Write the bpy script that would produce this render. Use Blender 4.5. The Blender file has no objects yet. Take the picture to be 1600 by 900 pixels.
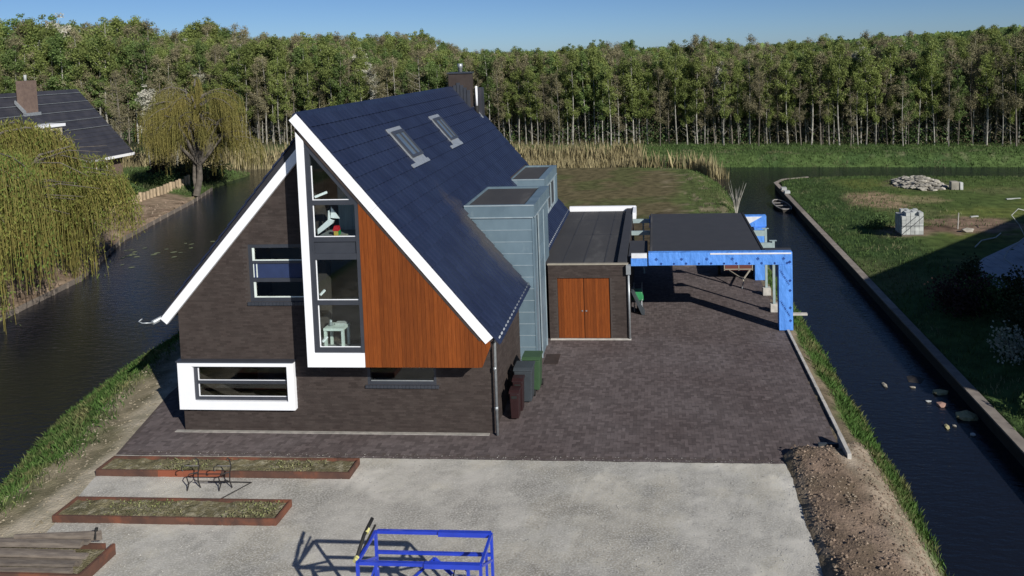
import bpy, bmesh, math, random
import numpy as np
from mathutils import Vector, Matrix
from mathutils.geometry import tessellate_polygon
random.seed(7); rng = np.random.default_rng(11)
SC = bpy.context.scene; COL = SC.collection
R_ = math.radians

# ------------------------------------------------------------------ camera
cam = bpy.data.cameras.new('camera'); camo = bpy.data.objects.new('camera', cam); COL.objects.link(camo)
cam.sensor_width = 36; cam.lens = 27.0; cam.clip_start = .3; cam.clip_end = 6000
cam.shift_x = -0.0781; cam.shift_y = -0.1796
camo.matrix_world = Matrix(((0.99643489, 0.02364929, 0.08098285, 14.01803),
                            (0.07925203, 0.06671100, -0.99461991, -20.96265),
                            (-0.0289245, 0.99749203, 0.06459891, 10.72014), (0, 0, 0, 1)))
SC.camera = camo
# ------------------------------------------------------------------ light
SUN = Vector((1.25, -1.33, 1.0)).normalized()
elev = math.asin(SUN.z); azim = math.atan2(SUN.x, SUN.y)
W = bpy.data.worlds.new('World'); SC.world = W; W.use_nodes = True
nt = W.node_tree; bg = nt.nodes['Background']
sky = nt.nodes.new('ShaderNodeTexSky'); sky.sky_type = 'NISHITA'; sky.sun_disc = False
sky.sun_elevation = elev; sky.sun_rotation = azim; sky.air_density = .6; sky.dust_density = .25; sky.ozone_density = 6.5; sky.altitude = 0
nt.links.new(sky.outputs[0], bg.inputs[0]); bg.inputs[1].default_value = 0.066
sun = bpy.data.lights.new('sun', 'SUN'); suno = bpy.data.objects.new('sun', sun); COL.objects.link(suno)
sun.energy = 4.6; sun.angle = R_(.5); sun.color = (1, .95, .87)
suno.rotation_euler = SUN.to_track_quat('Z', 'Y').to_euler(); suno.location = (30, -30, 40)
SC.view_settings.view_transform = 'Standard'; SC.view_settings.look = 'None'
SC.view_settings.exposure = 0.22; SC.view_settings.gamma = 1
SC.cycles.use_denoising = True
SC.cycles.max_bounces = 6; SC.cycles.transparent_max_bounces = 8

# ------------------------------------------------------------------ materials
def mat(name, c1, c2=None, scale=8, rough=.8, bump=0, bscale=None, metal=0, spec=.5, island=0, objr=0, c3=None, c3scale=1.0,
        stretch=(1, 1, 1), coat=0, trans=0, attr=None, detail=6, c3thr=(.5, .62), bdist=.004):
    m = bpy.data.materials.new(name); m.use_nodes = True; n = m.node_tree; N = n.nodes; L = n.links
    b = N['Principled BSDF']; b.inputs['Roughness'].default_value = rough; b.inputs['Metallic'].default_value = metal
    b.inputs['Specular IOR Level'].default_value = spec; b.inputs['Coat Weight'].default_value = coat
    geo = N.new('ShaderNodeNewGeometry'); mp = N.new('ShaderNodeMapping'); mp.inputs['Scale'].default_value = stretch
    L.new(geo.outputs['Position'], mp.inputs[0])
    if c2 is None: c2 = tuple(x * .85 for x in c1)
    no = N.new('ShaderNodeTexNoise'); no.inputs['Scale'].default_value = scale; no.inputs['Detail'].default_value = detail
    L.new(mp.outputs[0], no.inputs[0])
    rp = N.new('ShaderNodeMapRange'); rp.inputs[1].default_value = .35; rp.inputs[2].default_value = .65; L.new(no.outputs[0], rp.inputs[0])
    mx = N.new('ShaderNodeMix'); mx.data_type = 'RGBA'; L.new(rp.outputs[0], mx.inputs[0])
    if attr:
        at = N.new('ShaderNodeVertexColor'); at.layer_name = attr
        s1 = N.new('ShaderNodeMix'); s1.data_type = 'RGBA'; s1.blend_type = 'MULTIPLY'; s1.inputs[0].default_value = 1
        s2 = N.new('ShaderNodeMix'); s2.data_type = 'RGBA'; s2.blend_type = 'MULTIPLY'; s2.inputs[0].default_value = 1
        L.new(at.outputs[0], s1.inputs[6]); s1.inputs[7].default_value = (*c1, 1)
        L.new(at.outputs[0], s2.inputs[6]); s2.inputs[7].default_value = (*c2, 1)
        L.new(s1.outputs[2], mx.inputs[6]); L.new(s2.outputs[2], mx.inputs[7])
    else:
        mx.inputs[6].default_value = (*c1, 1); mx.inputs[7].default_value = (*c2, 1)
    out = mx.outputs[2]
    if c3:
        n3 = N.new('ShaderNodeTexNoise'); n3.inputs['Scale'].default_value = c3scale; n3.inputs['Detail'].default_value = 8; n3.inputs['Roughness'].default_value = .62
        L.new(mp.outputs[0], n3.inputs[0])
        r3 = N.new('ShaderNodeMapRange'); r3.inputs[1].default_value = c3thr[0]; r3.inputs[2].default_value = c3thr[1]; L.new(n3.outputs[0], r3.inputs[0])
        m3 = N.new('ShaderNodeMix'); m3.data_type = 'RGBA'; L.new(r3.outputs[0], m3.inputs[0]); L.new(out, m3.inputs[6]); m3.inputs[7].default_value = (*c3, 1)
        out = m3.outputs[2]
    def vary(src, amt, out):
        r = N.new('ShaderNodeMapRange'); r.inputs[3].default_value = 1 - amt; r.inputs[4].default_value = 1 + amt; L.new(src, r.inputs[0])
        v = N.new('ShaderNodeMix'); v.data_type = 'RGBA'; v.blend_type = 'MULTIPLY'; v.inputs[0].default_value = 1
        L.new(out, v.inputs[6]); L.new(r.outputs[0], v.inputs[7]); return v.outputs[2]
    if island: out = vary(geo.outputs['Random Per Island'], island, out)
    if objr:
        oi = N.new('ShaderNodeObjectInfo'); out = vary(oi.outputs['Random'], objr, out)
    L.new(out, b.inputs['Base Color'])
    if bump:
        nb = N.new('ShaderNodeTexNoise'); nb.inputs['Scale'].default_value = bscale or scale * 3; nb.inputs['Detail'].default_value = 5
        L.new(mp.outputs[0], nb.inputs[0]); bp = N.new('ShaderNodeBump'); bp.inputs['Strength'].default_value = bump; bp.inputs['Distance'].default_value = bdist
        L.new(nb.outputs[0], bp.inputs['Height']); L.new(bp.outputs[0], b.inputs['Normal'])
    if trans:
        t = N.new('ShaderNodeBsdfTranslucent'); L.new(out, t.inputs[0]); ms = N.new('ShaderNodeMixShader'); ms.inputs[0].default_value = trans
        L.new(b.outputs[0], ms.inputs[1]); L.new(t.outputs[0], ms.inputs[2]); L.new(ms.outputs[0], N['Material Output'].inputs[0])
    return m
M = {}
M['brick'] = mat('dark_brick', (.047, .037, .034), (.057, .046, .042), 3, .9, .5, 60, island=.18, c3=(.085, .072, .066), c3scale=1.6, c3thr=(.66, .8))
M['mortar'] = mat('dark_mortar', (.056, .045, .041), (.05, .041, .037), 6, .95, .3, 60)
M['paver'] = mat('clinker_paving', (.096, .078, .077), (.118, .100, .100), .45, .88, .4, 50, island=.25, c3=(.17, .15, .145), c3scale=5, c3thr=(.6, .74))
M['joint'] = mat('paving_joint_sand', (.098, .08, .076), (.08, .066, .062), 5, .95, .3, 50)
M['gravel'] = mat('crushed_gravel', (.46, .445, .40), (.33, .32, .285), .7, .95, 1.0, 30, c3=(.50, .49, .455), c3scale=20, stretch=(1, 1.5, 1), detail=14, c3thr=(.46, .64), bdist=.012, attr='zone')
M['ground'] = mat('terrain_soil_and_turf', (1.2, 1.2, 1.2), (.62, .64, .6), 1.6, .97, .9, 14, attr='zone', detail=12, bdist=.035)
M['soil'] = mat('loose_soil', (.20, .145, .11), (.12, .085, .064), 2.5, .97, 1.0, 13, c3=(.33, .28, .22), c3scale=2.2, detail=12, c3thr=(.52, .72), bdist=.07)
M['clod'] = mat('soil_clod', (.24, .185, .14), (.17, .125, .092), 3, .95, island=.4, c3=(.34, .29, .22), c3scale=1.6, c3thr=(.56, .7))
M['sandlump'] = mat('sandy_lump', (.30, .265, .2), (.2, .17, .12), 3, .95, island=.35)
M['gravelstone'] = mat('loose_gravel_stone', (.44, .43, .40), (.28, .275, .25), 5, .9, island=.45)
M['bedsoil'] = mat('planter_soil', (.19, .17, .10), (.11, .10, .055), 5, .97, 1.0, 22, c3=(.26, .24, .17), c3scale=6, detail=12, bdist=.05)
M['tile'] = mat('glazed_roof_tile', (.012, .018, .044), (.016, .024, .054), 1.2, .5, .12, 20, spec=.3, objr=.10, island=.08)
M['white'] = mat('white_painted_board', (.86, .88, .92), (.83, .85, .89), 2, .45)
M['anth'] = mat('anthracite_frame', (.035, .04, .052), (.042, .047, .06), 3, .42)
M['darkbrown'] = mat('dark_stained_soffit', (.03, .022, .02), (.045, .032, .028), 4, .7)
M['cedar'] = mat('red_cedar', (.205, .052, .008), (.15, .036, .006), 7, .7, .2, 40, spec=.25, objr=.2, stretch=(7, 7, .35), c3=(.27, .08, .018), c3scale=5, c3thr=(.58, .75))
M['zinc'] = mat('preweathered_blue_zinc', (.155, .225, .275), (.12, .18, .225), 1.7, .5, .1, 8, metal=.15, objr=.09, c3=(.24, .31, .35), c3scale=2.2, c3thr=(.6, .8), stretch=(1, 1, .5))
M['zincedge'] = mat('bright_zinc_seam', (.38, .46, .50), (.3, .38, .43), 4, .4, metal=.3)
M['bitumen'] = mat('bitumen_roofing', (.030, .031, .036), (.045, .045, .048), .9, .9, .4, 60, c3=(.10, .10, .10), c3scale=.9, c3thr=(.56, .80), stretch=(1, .35, 1))
M['bitnew'] = mat('fresh_bitumen', (.026, .029, .038), (.031, .034, .043), 2, .88, .4, 80)
M['blue'] = mat('blue_membrane_wrap', (.10, .30, .80), (.085, .26, .72), 2.2, .5, .9, 2.6, bdist=.12, stretch=(1, 1, .45))
M['wrapwhite'] = mat('white_membrane_patch', (.75, .77, .8), None, 3, .5, .4, 5)
M['navyink'] = mat('printed_dark_mark', (.02, .07, .30), None, 3, .6)
M['galv'] = mat('galvanised_steel', (.42, .45, .47), (.33, .36, .38), 8, .4, metal=.5)
M['greensteel'] = mat('primed_steel', (.33, .42, .42), (.27, .35, .36), 6, .5)
M['conc'] = mat('pale_concrete', (.52, .50, .46), (.38, .37, .34), 5, .9, .4, 40)
M['footst'] = mat('pale_footing', (.36, .34, .31), (.24, .23, .21), 5, .9, .4, 40)
M['capst'] = mat('beige_cap', (.34, .31, .25), None, 5, .7)
M['corten'] = mat('weathered_corten', (.105, .05, .033), (.068, .035, .026), 3, .85, .3, 40, c3=(.17, .062, .034), c3scale=1.1)
M['cortenred'] = mat('fresh_corten', (.24, .07, .035), (.20, .06, .03), 3, .8)
M['iron'] = mat('black_wrought_iron', (.02, .018, .018), None, 5, .5)
M['bluesteel'] = mat('blue_lacquered_steel', (.02, .055, .52), (.017, .045, .42), 3, .38, coat=.3)
M['rubber'] = mat('black_rubber', (.012, .012, .012), None, 5, .8)
M['yellow'] = mat('pale_yellow_label', (.55, .52, .20), None, 5, .6)
M['maroon'] = mat('dark_maroon_plastic', (.028, .012, .013), None, 5, .4)
M['grybin'] = mat('anthracite_plastic', (.045, .055, .065), None, 5, .5)
M['grnbin'] = mat('green_plastic', (.04, .085, .04), None, 5, .5)
M['greenpaint'] = mat('bright_green_tray', (.03, .25, .09), None, 5, .5)
M['bark'] = mat('pale_birch_bark', (.34, .33, .29), (.17, .16, .14), 3, .85, objr=.35)
M['barkd'] = mat('grey_bark', (.17, .15, .125), (.09, .08, .065), 3, .9, objr=.3)
M['leafA'] = mat('fresh_birch_leaves', (.26, .31, .10), (.205, .255, .08), .35, .7, island=.3, objr=.2, trans=.45)
M['leafB'] = mat('deep_green_leaves', (.19, .265, .09), (.145, .215, .07), .35, .7, island=.3, objr=.2, trans=.45)
M['leafC'] = mat('budding_brown_twigs', (.23, .205, .125), (.19, .18, .10), .35, .8, island=.35, objr=.22, trans=.15)
M['leafD'] = mat('white_blossom', (.55, .53, .46), (.32, .33, .24), .6, .8, island=.3, trans=.2)
M['willow'] = mat('willow_leaves', (.245, .225, .06), (.125, .20, .045), .28, .7, island=.38, trans=.3)
M['willow2'] = mat('yellow_willow_twigs', (.215, .185, .055), (.15, .145, .042), .5, .7, island=.35, trans=.3)
M['bushdark'] = mat('dark_shrub_leaves', (.045, .06, .022), (.03, .04, .018), .8, .7, island=.4, trans=.15)
M['bushgreen'] = mat('garden_shrub_leaves', (.10, .16, .055), (.065, .11, .04), .8, .7, island=.4, trans=.3)
M['bushred'] = mat('purple_shrub_leaves', (.06, .032, .03), (.04, .022, .02), .8, .7, island=.4, trans=.15)
M['grass'] = mat('bank_grass', (.085, .165, .04), (.06, .115, .03), 1.2, .8, island=.45, trans=.25, c3=(.20, .19, .09), c3scale=1.1, c3thr=(.48, .66))
M['fargrass'] = mat('far_bank_grass', (.09, .145, .045), (.065, .11, .035), .25, .8, island=.35, trans=.25, c3=(.22, .21, .12), c3scale=.35, c3thr=(.54, .68))
M['reed'] = mat('dry_reed', (.38, .33, .19), (.28, .24, .13), .5, .8, island=.35, trans=.2)
M['stakes'] = mat('pale_stripped_timber', (.42, .33, .22), (.30, .23, .15), 4, .85, objr=.2, stretch=(3, 3, 1))
M['oldwood'] = mat('weathered_timber', (.20, .17, .14), (.12, .10, .085), 3, .9, .4, 30, objr=.25, stretch=(1, 5, 5))
M['capwood'] = mat('grey_capping_board', (.25, .22, .19), (.18, .155, .135), 3, .9, objr=.15)
M['sheet'] = mat('dark_wet_sheet_piling', (.025, .022, .02), (.04, .035, .03), 3, .7)
M['stone'] = mat('pale_rubble_stone', (.32, .30, .26), (.2, .19, .16), 3, .9, .4, 20, island=.35, objr=.2)
M['block'] = mat('pale_concrete_block', (.46, .48, .47), (.36, .38, .38), 4, .9, objr=.15)
M['pinkstone'] = mat('pinkish_stone', (.34, .21, .17), None, 9, .9)
M['yelstone'] = mat('yellowish_stone', (.42, .38, .22), (.25, .24, .12), 9, .9, .5, 20)
M['oldtile'] = mat('old_dark_roof_tile', (.026, .027, .035), (.04, .04, .048), 1.2, .5, .2, 20, objr=.2)
M['oldbrick'] = mat('brown_house_brick', (.17, .12, .095), (.13, .09, .075), 5, .9, .3, 40)
M['render'] = mat('cream_render', (.45, .40, .28), None, 2, .9)
M['plaster'] = mat('interior_plaster', (.25, .26, .27), None, 2, .9)
M['floorin'] = mat('interior_floor', (.10, .08, .065), None, 2, .6)
M['curtain'] = mat('pale_blue_curtain', (.34, .42, .46), (.25, .31, .35), 3, .9, stretch=(8, 1, .3))
M['blind'] = mat('blue_roller_blind', (.018, .034, .10), None, 3, .7)
M['paleblind'] = mat('white_furniture_lacquer', (.72, .80, .76), None, 3, .4)
M['red'] = mat('red_toy_plastic', (.6, .02, .03), None, 3, .4)
M['toygreen'] = mat('green_toy_plastic', (.03, .3, .07), None, 3, .4)
M['toyyellow'] = mat('yellow_toy_plastic', (.6, .42, .08), None, 3, .4)
M['path'] = mat('grey_terrace_paving', (.36, .37, .40), (.29, .30, .33), 2, .85, .3, 30, objr=.1)
M['hose'] = mat('pale_hose', (.42, .44, .40), None, 3, .5)
M['trailerred'] = mat('red_brown_plywood', (.13, .04, .03), None, 3, .6)
M['boat'] = mat('worn_grey_boat_paint', (.30, .29, .28), (.2, .19, .18), 3, .7)
M['lily'] = mat('lily_pad', (.20, .22, .12), (.12, .14, .07), 5, .6, objr=.3)

def tile_patch():  # blends a lighter grey-brown patch into the tile colour near the zinc tower
    m = M['tile']; N = m.node_tree.nodes; L = m.node_tree.links; b = N['Principled BSDF']; src = b.inputs['Base Color'].links[0].from_socket
    geo = N.new('ShaderNodeNewGeometry'); mp = N.new('ShaderNodeMapping'); mp.vector_type = 'TEXTURE'; mp.inputs['Location'].default_value = (8.15, 4.0, 4.7); mp.inputs['Rotation'].default_value = (0, .87, 0); mp.inputs['Scale'].default_value = (2.3, .9, 1.2)
    L.new(geo.outputs['Position'], mp.inputs[0]); ln = N.new('ShaderNodeVectorMath'); ln.operation = 'LENGTH'; L.new(mp.outputs[0], ln.inputs[0])
    no = N.new('ShaderNodeTexNoise'); no.inputs['Scale'].default_value = 2.5; no.inputs['Detail'].default_value = 8; L.new(geo.outputs['Position'], no.inputs[0])
    ad = N.new('ShaderNodeMath'); ad.operation = 'ADD'; L.new(ln.outputs['Value'], ad.inputs[0]); L.new(no.outputs[0], ad.inputs[1])
    r = N.new('ShaderNodeMapRange'); r.inputs[1].default_value = 1.5; r.inputs[2].default_value = .8; r.inputs[4].default_value = .75; L.new(ad.outputs[0], r.inputs[0])
    mx = N.new('ShaderNodeMix'); mx.data_type = 'RGBA'; L.new(r.outputs[0], mx.inputs[0]); L.new(src, mx.inputs[6]); mx.inputs[7].default_value = (.055, .05, .048, 1); L.new(mx.outputs[2], b.inputs['Base Color'])
tile_patch()
for k_ in ('ground', 'soil', 'bedsoil', 'leafA', 'leafB', 'leafC', 'leafD', 'willow', 'willow2', 'bushdark', 'bushgreen', 'bushred', 'grass', 'fargrass', 'reed', 'clod', 'sandlump', 'brick', 'paver', 'joint'):
    M[k_].node_tree.nodes['Principled BSDF'].inputs['Specular IOR Level'].default_value = .15
def glass_mat():
    m = bpy.data.materials.new('window_glass'); m.use_nodes = True; N = m.node_tree.nodes; L = m.node_tree.links
    N.remove(N['Principled BSDF']); g = N.new('ShaderNodeBsdfGlossy'); g.inputs['Roughness'].default_value = .02
    t = N.new('ShaderNodeBsdfTransparent'); t.inputs[0].default_value = (.90, .94, .93, 1)
    lw = N.new('ShaderNodeLayerWeight'); lw.inputs[0].default_value = .5; pw_ = N.new('ShaderNodeMath'); pw_.operation = 'POWER'; pw_.inputs[1].default_value = 3; L.new(lw.outputs['Facing'], pw_.inputs[0]); f = N.new('ShaderNodeMapRange'); f.inputs[3].default_value = .05; f.inputs[4].default_value = .7; L.new(pw_.outputs[0], f.inputs[0])
    ms = N.new('ShaderNodeMixShader'); L.new(f.outputs[0], ms.inputs[0]); L.new(t.outputs[0], ms.inputs[1]); L.new(g.outputs[0], ms.inputs[2])
    L.new(ms.outputs[0], N['Material Output'].inputs[0]); return m
M['glass'] = glass_mat()
def water_mat():
    m = bpy.data.materials.new('canal_water'); m.use_nodes = True; N = m.node_tree.nodes; L = m.node_tree.links
    b = N['Principled BSDF']; b.inputs['Roughness'].default_value = .06; b.inputs['IOR'].default_value = 1.33
    geo = N.new('ShaderNodeNewGeometry')
    n0 = N.new('ShaderNodeTexNoise'); n0.inputs['Scale'].default_value = .12; n0.inputs['Detail'].default_value = 3; L.new(geo.outputs['Position'], n0.inputs[0])
    mx = N.new('ShaderNodeMix'); mx.data_type = 'RGBA'; L.new(n0.outputs[0], mx.inputs[0]); mx.inputs[6].default_value = (.006, .009, .017, 1); mx.inputs[7].default_value = (.009, .010, .014, 1)
    L.new(mx.outputs[2], b.inputs['Base Color'])
    mp = N.new('ShaderNodeMapping'); mp.inputs['Scale'].default_value = (.8, 2.2, 1); mp.inputs['Rotation'].default_value = (0, 0, .25); L.new(geo.outputs['Position'], mp.inputs[0])
    n1 = N.new('ShaderNodeTexNoise'); n1.inputs['Scale'].default_value = 2.6; n1.inputs['Detail'].default_value = 4; n1.inputs['Roughness'].default_value = .6; L.new(mp.outputs[0], n1.inputs[0])
    bp = N.new('ShaderNodeBump'); bp.inputs['Strength'].default_value = .6; bp.inputs['Distance'].default_value = .05
    L.new(n1.outputs[0], bp.inputs['Height']); L.new(bp.outputs[0], b.inputs['Normal']); return m
M['water'] = water_mat()

# ------------------------------------------------------------------ object helpers
def add(name, me, m=None, parent=None, loc=None):
    o = bpy.data.objects.new(name, me); COL.objects.link(o)
    if m is not None and me is not None and len(me.materials) == 0: me.materials.append(M[m] if isinstance(m, str) else m)
    if parent is not None: o.parent = parent
    if loc is not None: o.location = loc
    return o
def tag(o, label=None, cat=None, group=None, kind=None):
    if label: o['label'] = label
    if cat: o['category'] = cat
    if group: o['group'] = group
    if kind: o['kind'] = kind
    return o
def thing(name, label, cat, loc=(0, 0, 0), rz=0, group=None):
    o = bpy.data.objects.new(name, None); COL.objects.link(o); o.location = loc; o.rotation_euler = (0, 0, rz); o.empty_display_size = .2
    return tag(o, label, cat, group)
class MB:
    def __init__(s): s.v = []; s.f = []
    def raw(s, v, f):
        n = len(s.v); s.v += [tuple(p) for p in v]; s.f += [tuple(i + n for i in q) for q in f]; return s
    def box(s, x0, x1, y0, y1, z0, z1):
        return s.raw([(x0, y0, z0), (x1, y0, z0), (x1, y1, z0), (x0, y1, z0), (x0, y0, z1), (x1, y0, z1), (x1, y1, z1), (x0, y1, z1)],
                     [(0, 3, 2, 1), (4, 5, 6, 7), (0, 1, 5, 4), (1, 2, 6, 5), (2, 3, 7, 6), (3, 0, 4, 7)])
    def prism(s, pts, a, b, axis='y', holes=()):
        # pts in the plane across the axis: y -> (x,z), z -> (x,y), x -> (y,z)
        def P(p, t): return {'y': (p[0], t, p[1]), 'z': (p[0], p[1], t), 'x': (t, p[0], p[1])}[axis]
        loops = [list(pts)] + [list(h) for h in holes]
        flat = [p for l in loops for p in l]
        tri = tessellate_polygon([[Vector((p[0], p[1], 0)) for p in l] for l in loops])
        n = len(flat); v = [P(p, a) for p in flat] + [P(p, b) for p in flat]
        f = [tuple(t) for t in tri] + [tuple(i + n for i in reversed(t)) for t in tri]
        k = 0
        for l in loops:
            m_ = len(l)
            for i in range(m_): f.append((k + i, k + (i + 1) % m_, k + (i + 1) % m_ + n, k + i + n))
            k += m_
        return s.raw(v, f)
    def tube(s, path, r, sides=6, cap=True):
        path = [Vector(p) for p in path]; rs = r if isinstance(r, (list, tuple)) else [r] * len(path)
        v = []; f = []
        up = Vector((0, 0, 1)); pu = None
        for i, p in enumerate(path):
            d = (path[min(i + 1, len(path) - 1)] - path[max(i - 1, 0)]).normalized()
            if pu is None: pu = d.cross(up if abs(d.z) < .9 else Vector((1, 0, 0))).normalized()
            u = (pu - d * pu.dot(d)).normalized(); w = d.cross(u); pu = u
            for k in range(sides):
                a = 2 * math.pi * k / sides; v.append(p + (u * math.cos(a) + w * math.sin(a)) * rs[i])
        for i in range(len(path) - 1):
            for k in range(sides):
                a = i * sides + k; b = i * sides + (k + 1) % sides; f.append((a, b, b + sides, a + sides))
        if cap: f.append(tuple(range(sides - 1, -1, -1))); f.append(tuple(range(len(v) - sides, len(v))))
        return s.raw(v, f)
    def bar(s, p, q, w, h=None):
        h = h or w; p = Vector(p); q = Vector(q); d = (q - p).normalized()
        side = d.cross(Vector((0, 0, 1)))
        side = side.normalized() if side.length > .01 else Vector((1, 0, 0))
        u = side.cross(d).normalized(); v = []
        for c in (p, q):
            for a, b in ((-1, -1), (1, -1), (1, 1), (-1, 1)): v.append(c + side * a * w / 2 + u * b * h / 2)
        return s.raw(v, [(0, 3, 2, 1), (4, 5, 6, 7), (0, 1, 5, 4), (1, 2, 6, 5), (2, 3, 7, 6), (3, 0, 4, 7)])
    def rock(s, c, r, seed=0, sq=(1, 1, 1)):
        rr = random.Random(seed); bm = bmesh.new(); bmesh.ops.create_icosphere(bm, subdivisions=1, radius=1)
        for v in bm.verts: v.co *= rr.uniform(.72, 1.15)
        s.raw([(c[0] + v.co.x * r * sq[0], c[1] + v.co.y * r * sq[1], c[2] + v.co.z * r * sq[2]) for v in bm.verts],
              [tuple(x.index for x in f.verts) for f in bm.faces]); bm.free(); return s
    def mesh(s, name='mesh'):
        me = bpy.data.meshes.new(name); me.from_pydata(s.v, [], s.f); me.update()
        bm = bmesh.new(); bm.from_mesh(me); bmesh.ops.recalc_face_normals(bm, faces=bm.faces); bm.to_mesh(me); bm.free(); return me
    def build(s, name, m, parent=None, smooth=False, bevel=0, kind=None, label=None):
        me = s.mesh(name); o = add(name, me, m, parent)
        if smooth: me.polygons.foreach_set('use_smooth', [True] * len(me.polygons))
        if bevel:
            bv = o.modifiers.new('bevel', 'BEVEL'); bv.width = bevel; bv.segments = 2; bv.limit_method = 'ANGLE'
        if kind: o['kind'] = kind
        if label: o['label'] = label
        return o
def box(name, m, parent, *a, **k): return MB().box(*a).build(name, m, parent, **k)
def quads(name, V, m, parent=None, n=4):
    # V: (k,n,3) array of separate polygons
    V = np.asarray(V, dtype=np.float32); k = len(V); me = bpy.data.meshes.new(name)
    me.vertices.add(k * n); me.vertices.foreach_set('co', V.reshape(-1)); me.loops.add(k * n)
    me.loops.foreach_set('vertex_index', np.arange(k * n, dtype=np.int32)); me.polygons.add(k)
    me.polygons.foreach_set('loop_start', np.arange(0, k * n, n, dtype=np.int32)); me.update(calc_edges=True); me.validate()
    if m: me.materials.append(M[m])
    return me
def unit(a): return a / np.maximum(np.linalg.norm(a, axis=-1, keepdims=True), 1e-9)
def leaves(P, size, aspect=.55, droop=None):
    n = len(P); d = unit(rng.normal(size=(n, 3)))
    if droop is not None: d = unit(d * droop + np.array([0, 0, -1.0]))
    e = unit(np.cross(d, unit(rng.normal(size=(n, 3))))); s = (size * rng.uniform(.6, 1.3, n))[:, None]
    return np.stack([P - d * s / 2, P + e * s * aspect / 2, P + d * s / 2, P - e * s * aspect / 2], axis=1)

# ------------------------------------------------------------------ terrain
WZ = -1.0
ISLAND = [(-4.0, -60), (-4.3, -8), (-4.45, -4), (-4.7, -1.4), (-5.66, 1.1), (-6.2, 2.8), (-6.55, 4.8), (-6.9, 7), (-6.8, 8.8), (-7.1, 10.6), (-7.6, 20), (-8, 36), (-6, 48), (-1, 52.6),
          (4.2, 53.9), (12.4, 53.2), (18, 51.6), (19.2, 50), (20, 43), (19.9, 35), (20.1, 14), (20.25, 8), (20.2, 5), (20.35, 3.3), (20.3, 1), (20.45, -.6), (20.3, -4), (20.25, -8), (20.2, -60)]
RIGHT = [(24.12, -60), (24.12, 42), (24.4, 44.6), (25.5, 46.2), (30, 46.9), (45, 45.3), (170, 30), (170, -60)]
LEFT = [(-12, -60), (-14.5, -4), (-16.5, 9), (-17.6, 16), (-18, 18.4), (-22.2, 27.7), (-23.9, 34.1), (-25.6, 41), (-28.2, 49), (-28.5, 56.5), (-34, 60), (-60, 62), (-170, 62), (-170, -60)]
FAR = [(-900, 68), (-160, 66.5), (-37, 62.9), (-27, 61.7), (0, 58.6), (20, 56.3), (31, 55.2), (48, 53.2), (160, 40), (900, -40), (900, 4000), (-900, 4000)]
def sdist(px_, py_, poly):
    P = np.stack([px_, py_], -1); ins = np.zeros(px_.shape, bool); dm = np.full(px_.shape, 1e9)
    n = len(poly)
    for i in range(n):
        a = np.array(poly[i], float); b = np.array(poly[(i + 1) % n], float); ab = b - a
        t = np.clip(((P - a) @ ab) / (ab @ ab), 0, 1); dm = np.minimum(dm, np.hypot(px_ - (a[0] + t * ab[0]), py_ - (a[1] + t * ab[1])))
        c = ((a[1] > py_) != (b[1] > py_)) & (px_ < (b[0] - a[0]) * (py_ - a[1]) / (b[1] - a[1] + 1e-12) + a[0]); ins ^= c
    return np.where(ins, dm, -dm)
def sm(x): x = np.clip(x, 0, 1); return x * x * (3 - 2 * x)
LAT = rng.random((256, 256))
def vn(x, y, s, oct_=4):
    out = 0; amp = 1; tot = 0
    for k in range(oct_):
        u = x * s + 37.3 * k + 500; v = y * s + 91.7 * k + 500; i = np.floor(u).astype(int); j = np.floor(v).astype(int)
        fu = u - i; fv = v - j; fu = fu * fu * (3 - 2 * fu); fv = fv * fv * (3 - 2 * fv); i %= 256; j %= 256; i1 = (i + 1) % 256; j1 = (j + 1) % 256
        out = out + amp * ((LAT[i, j] * (1 - fu) + LAT[i1, j] * fu) * (1 - fv) + (LAT[i, j1] * (1 - fu) + LAT[i1, j1] * fu) * fv)
        tot += amp; amp *= .55; s *= 2.1
    return out / tot
def paved(x, y):  # strictly inside the paved or gravelled area
    xl = np.interp(y, [-60, -5.2, -2.4, -1.3, 2.4, 8, 18], [-.2, -.2, -.85, -1.1, -2.1, -2.6, -2.6])
    xr = np.where(y > -.9, 18.75, 17.2)
    return (x > xl + .1) & (x < xr - .05) & (y < 17.3)
def height(x, y):
    dA = sdist(x, y, ISLAND); dB = sdist(x, y, RIGHT); dC = sdist(x, y, LEFT); dD = sdist(x, y, FAR)
    n1 = vn(x, y, .8) - .5; n2 = vn(x, y, 3.1) - .5
    wA = np.where(x < 6, 2.3, 1.35) + 0 * y; wA = np.where(y > 40, 2.6, wA)
    zA = WZ - .05 + (1.05) * sm((dA + .05) / wA) ** .8 + n1 * .12 * sm(dA) + n2 * .05 * sm(dA)
    zB = -.50 + .5 * sm(dB / 4.5) + n1 * .12 * sm(dB / 2) + n2 * .03
    zC = -.78 + .55 * sm(dC / 3.6) + .3 * sm((dC - 3.9) / 1.0) + n1 * .12 * sm(dC)
    zD = WZ - .05 + 1.05 * sm((dD + .1) / 3.2) + n1 * .2 * sm(dD / 3)
    z = np.full(x.shape, WZ - 1.4)
    def deep(d): return WZ - .06 + np.minimum(d, 0) * 1.3
    z = np.maximum(z, np.maximum(deep(dA), deep(dD)))
    z = np.where(dA > 0, zA, z); z = np.where(dB > 0, zB, z); z = np.where(dC > 0, zC, z); z = np.where(dD > 0, zD, z)
    # long soil bank beside the gravel
    hump = sm((x - 17.2) / .35) * sm((-.25 - y - .35 * np.cos((x - 18.1) * 1.6)) / .5) * sm((20.2 - x) / 2.2)
    z = np.where(dA > 0, z + hump * (.25 + .16 * n1 + .2 * n2 + .12 * (vn(x, y, 9.0) - .5)), z)
    # levelled yard
    z = np.where(paved(x, y) & (dA > 0), -.06, z)
    z = np.where((dA > 3) & (y > 17) & (y < 50), z + .25 * (vn(x, y, .13, 2) - .5), z)
    return z, dA, dB, dC, dD, hump
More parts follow.
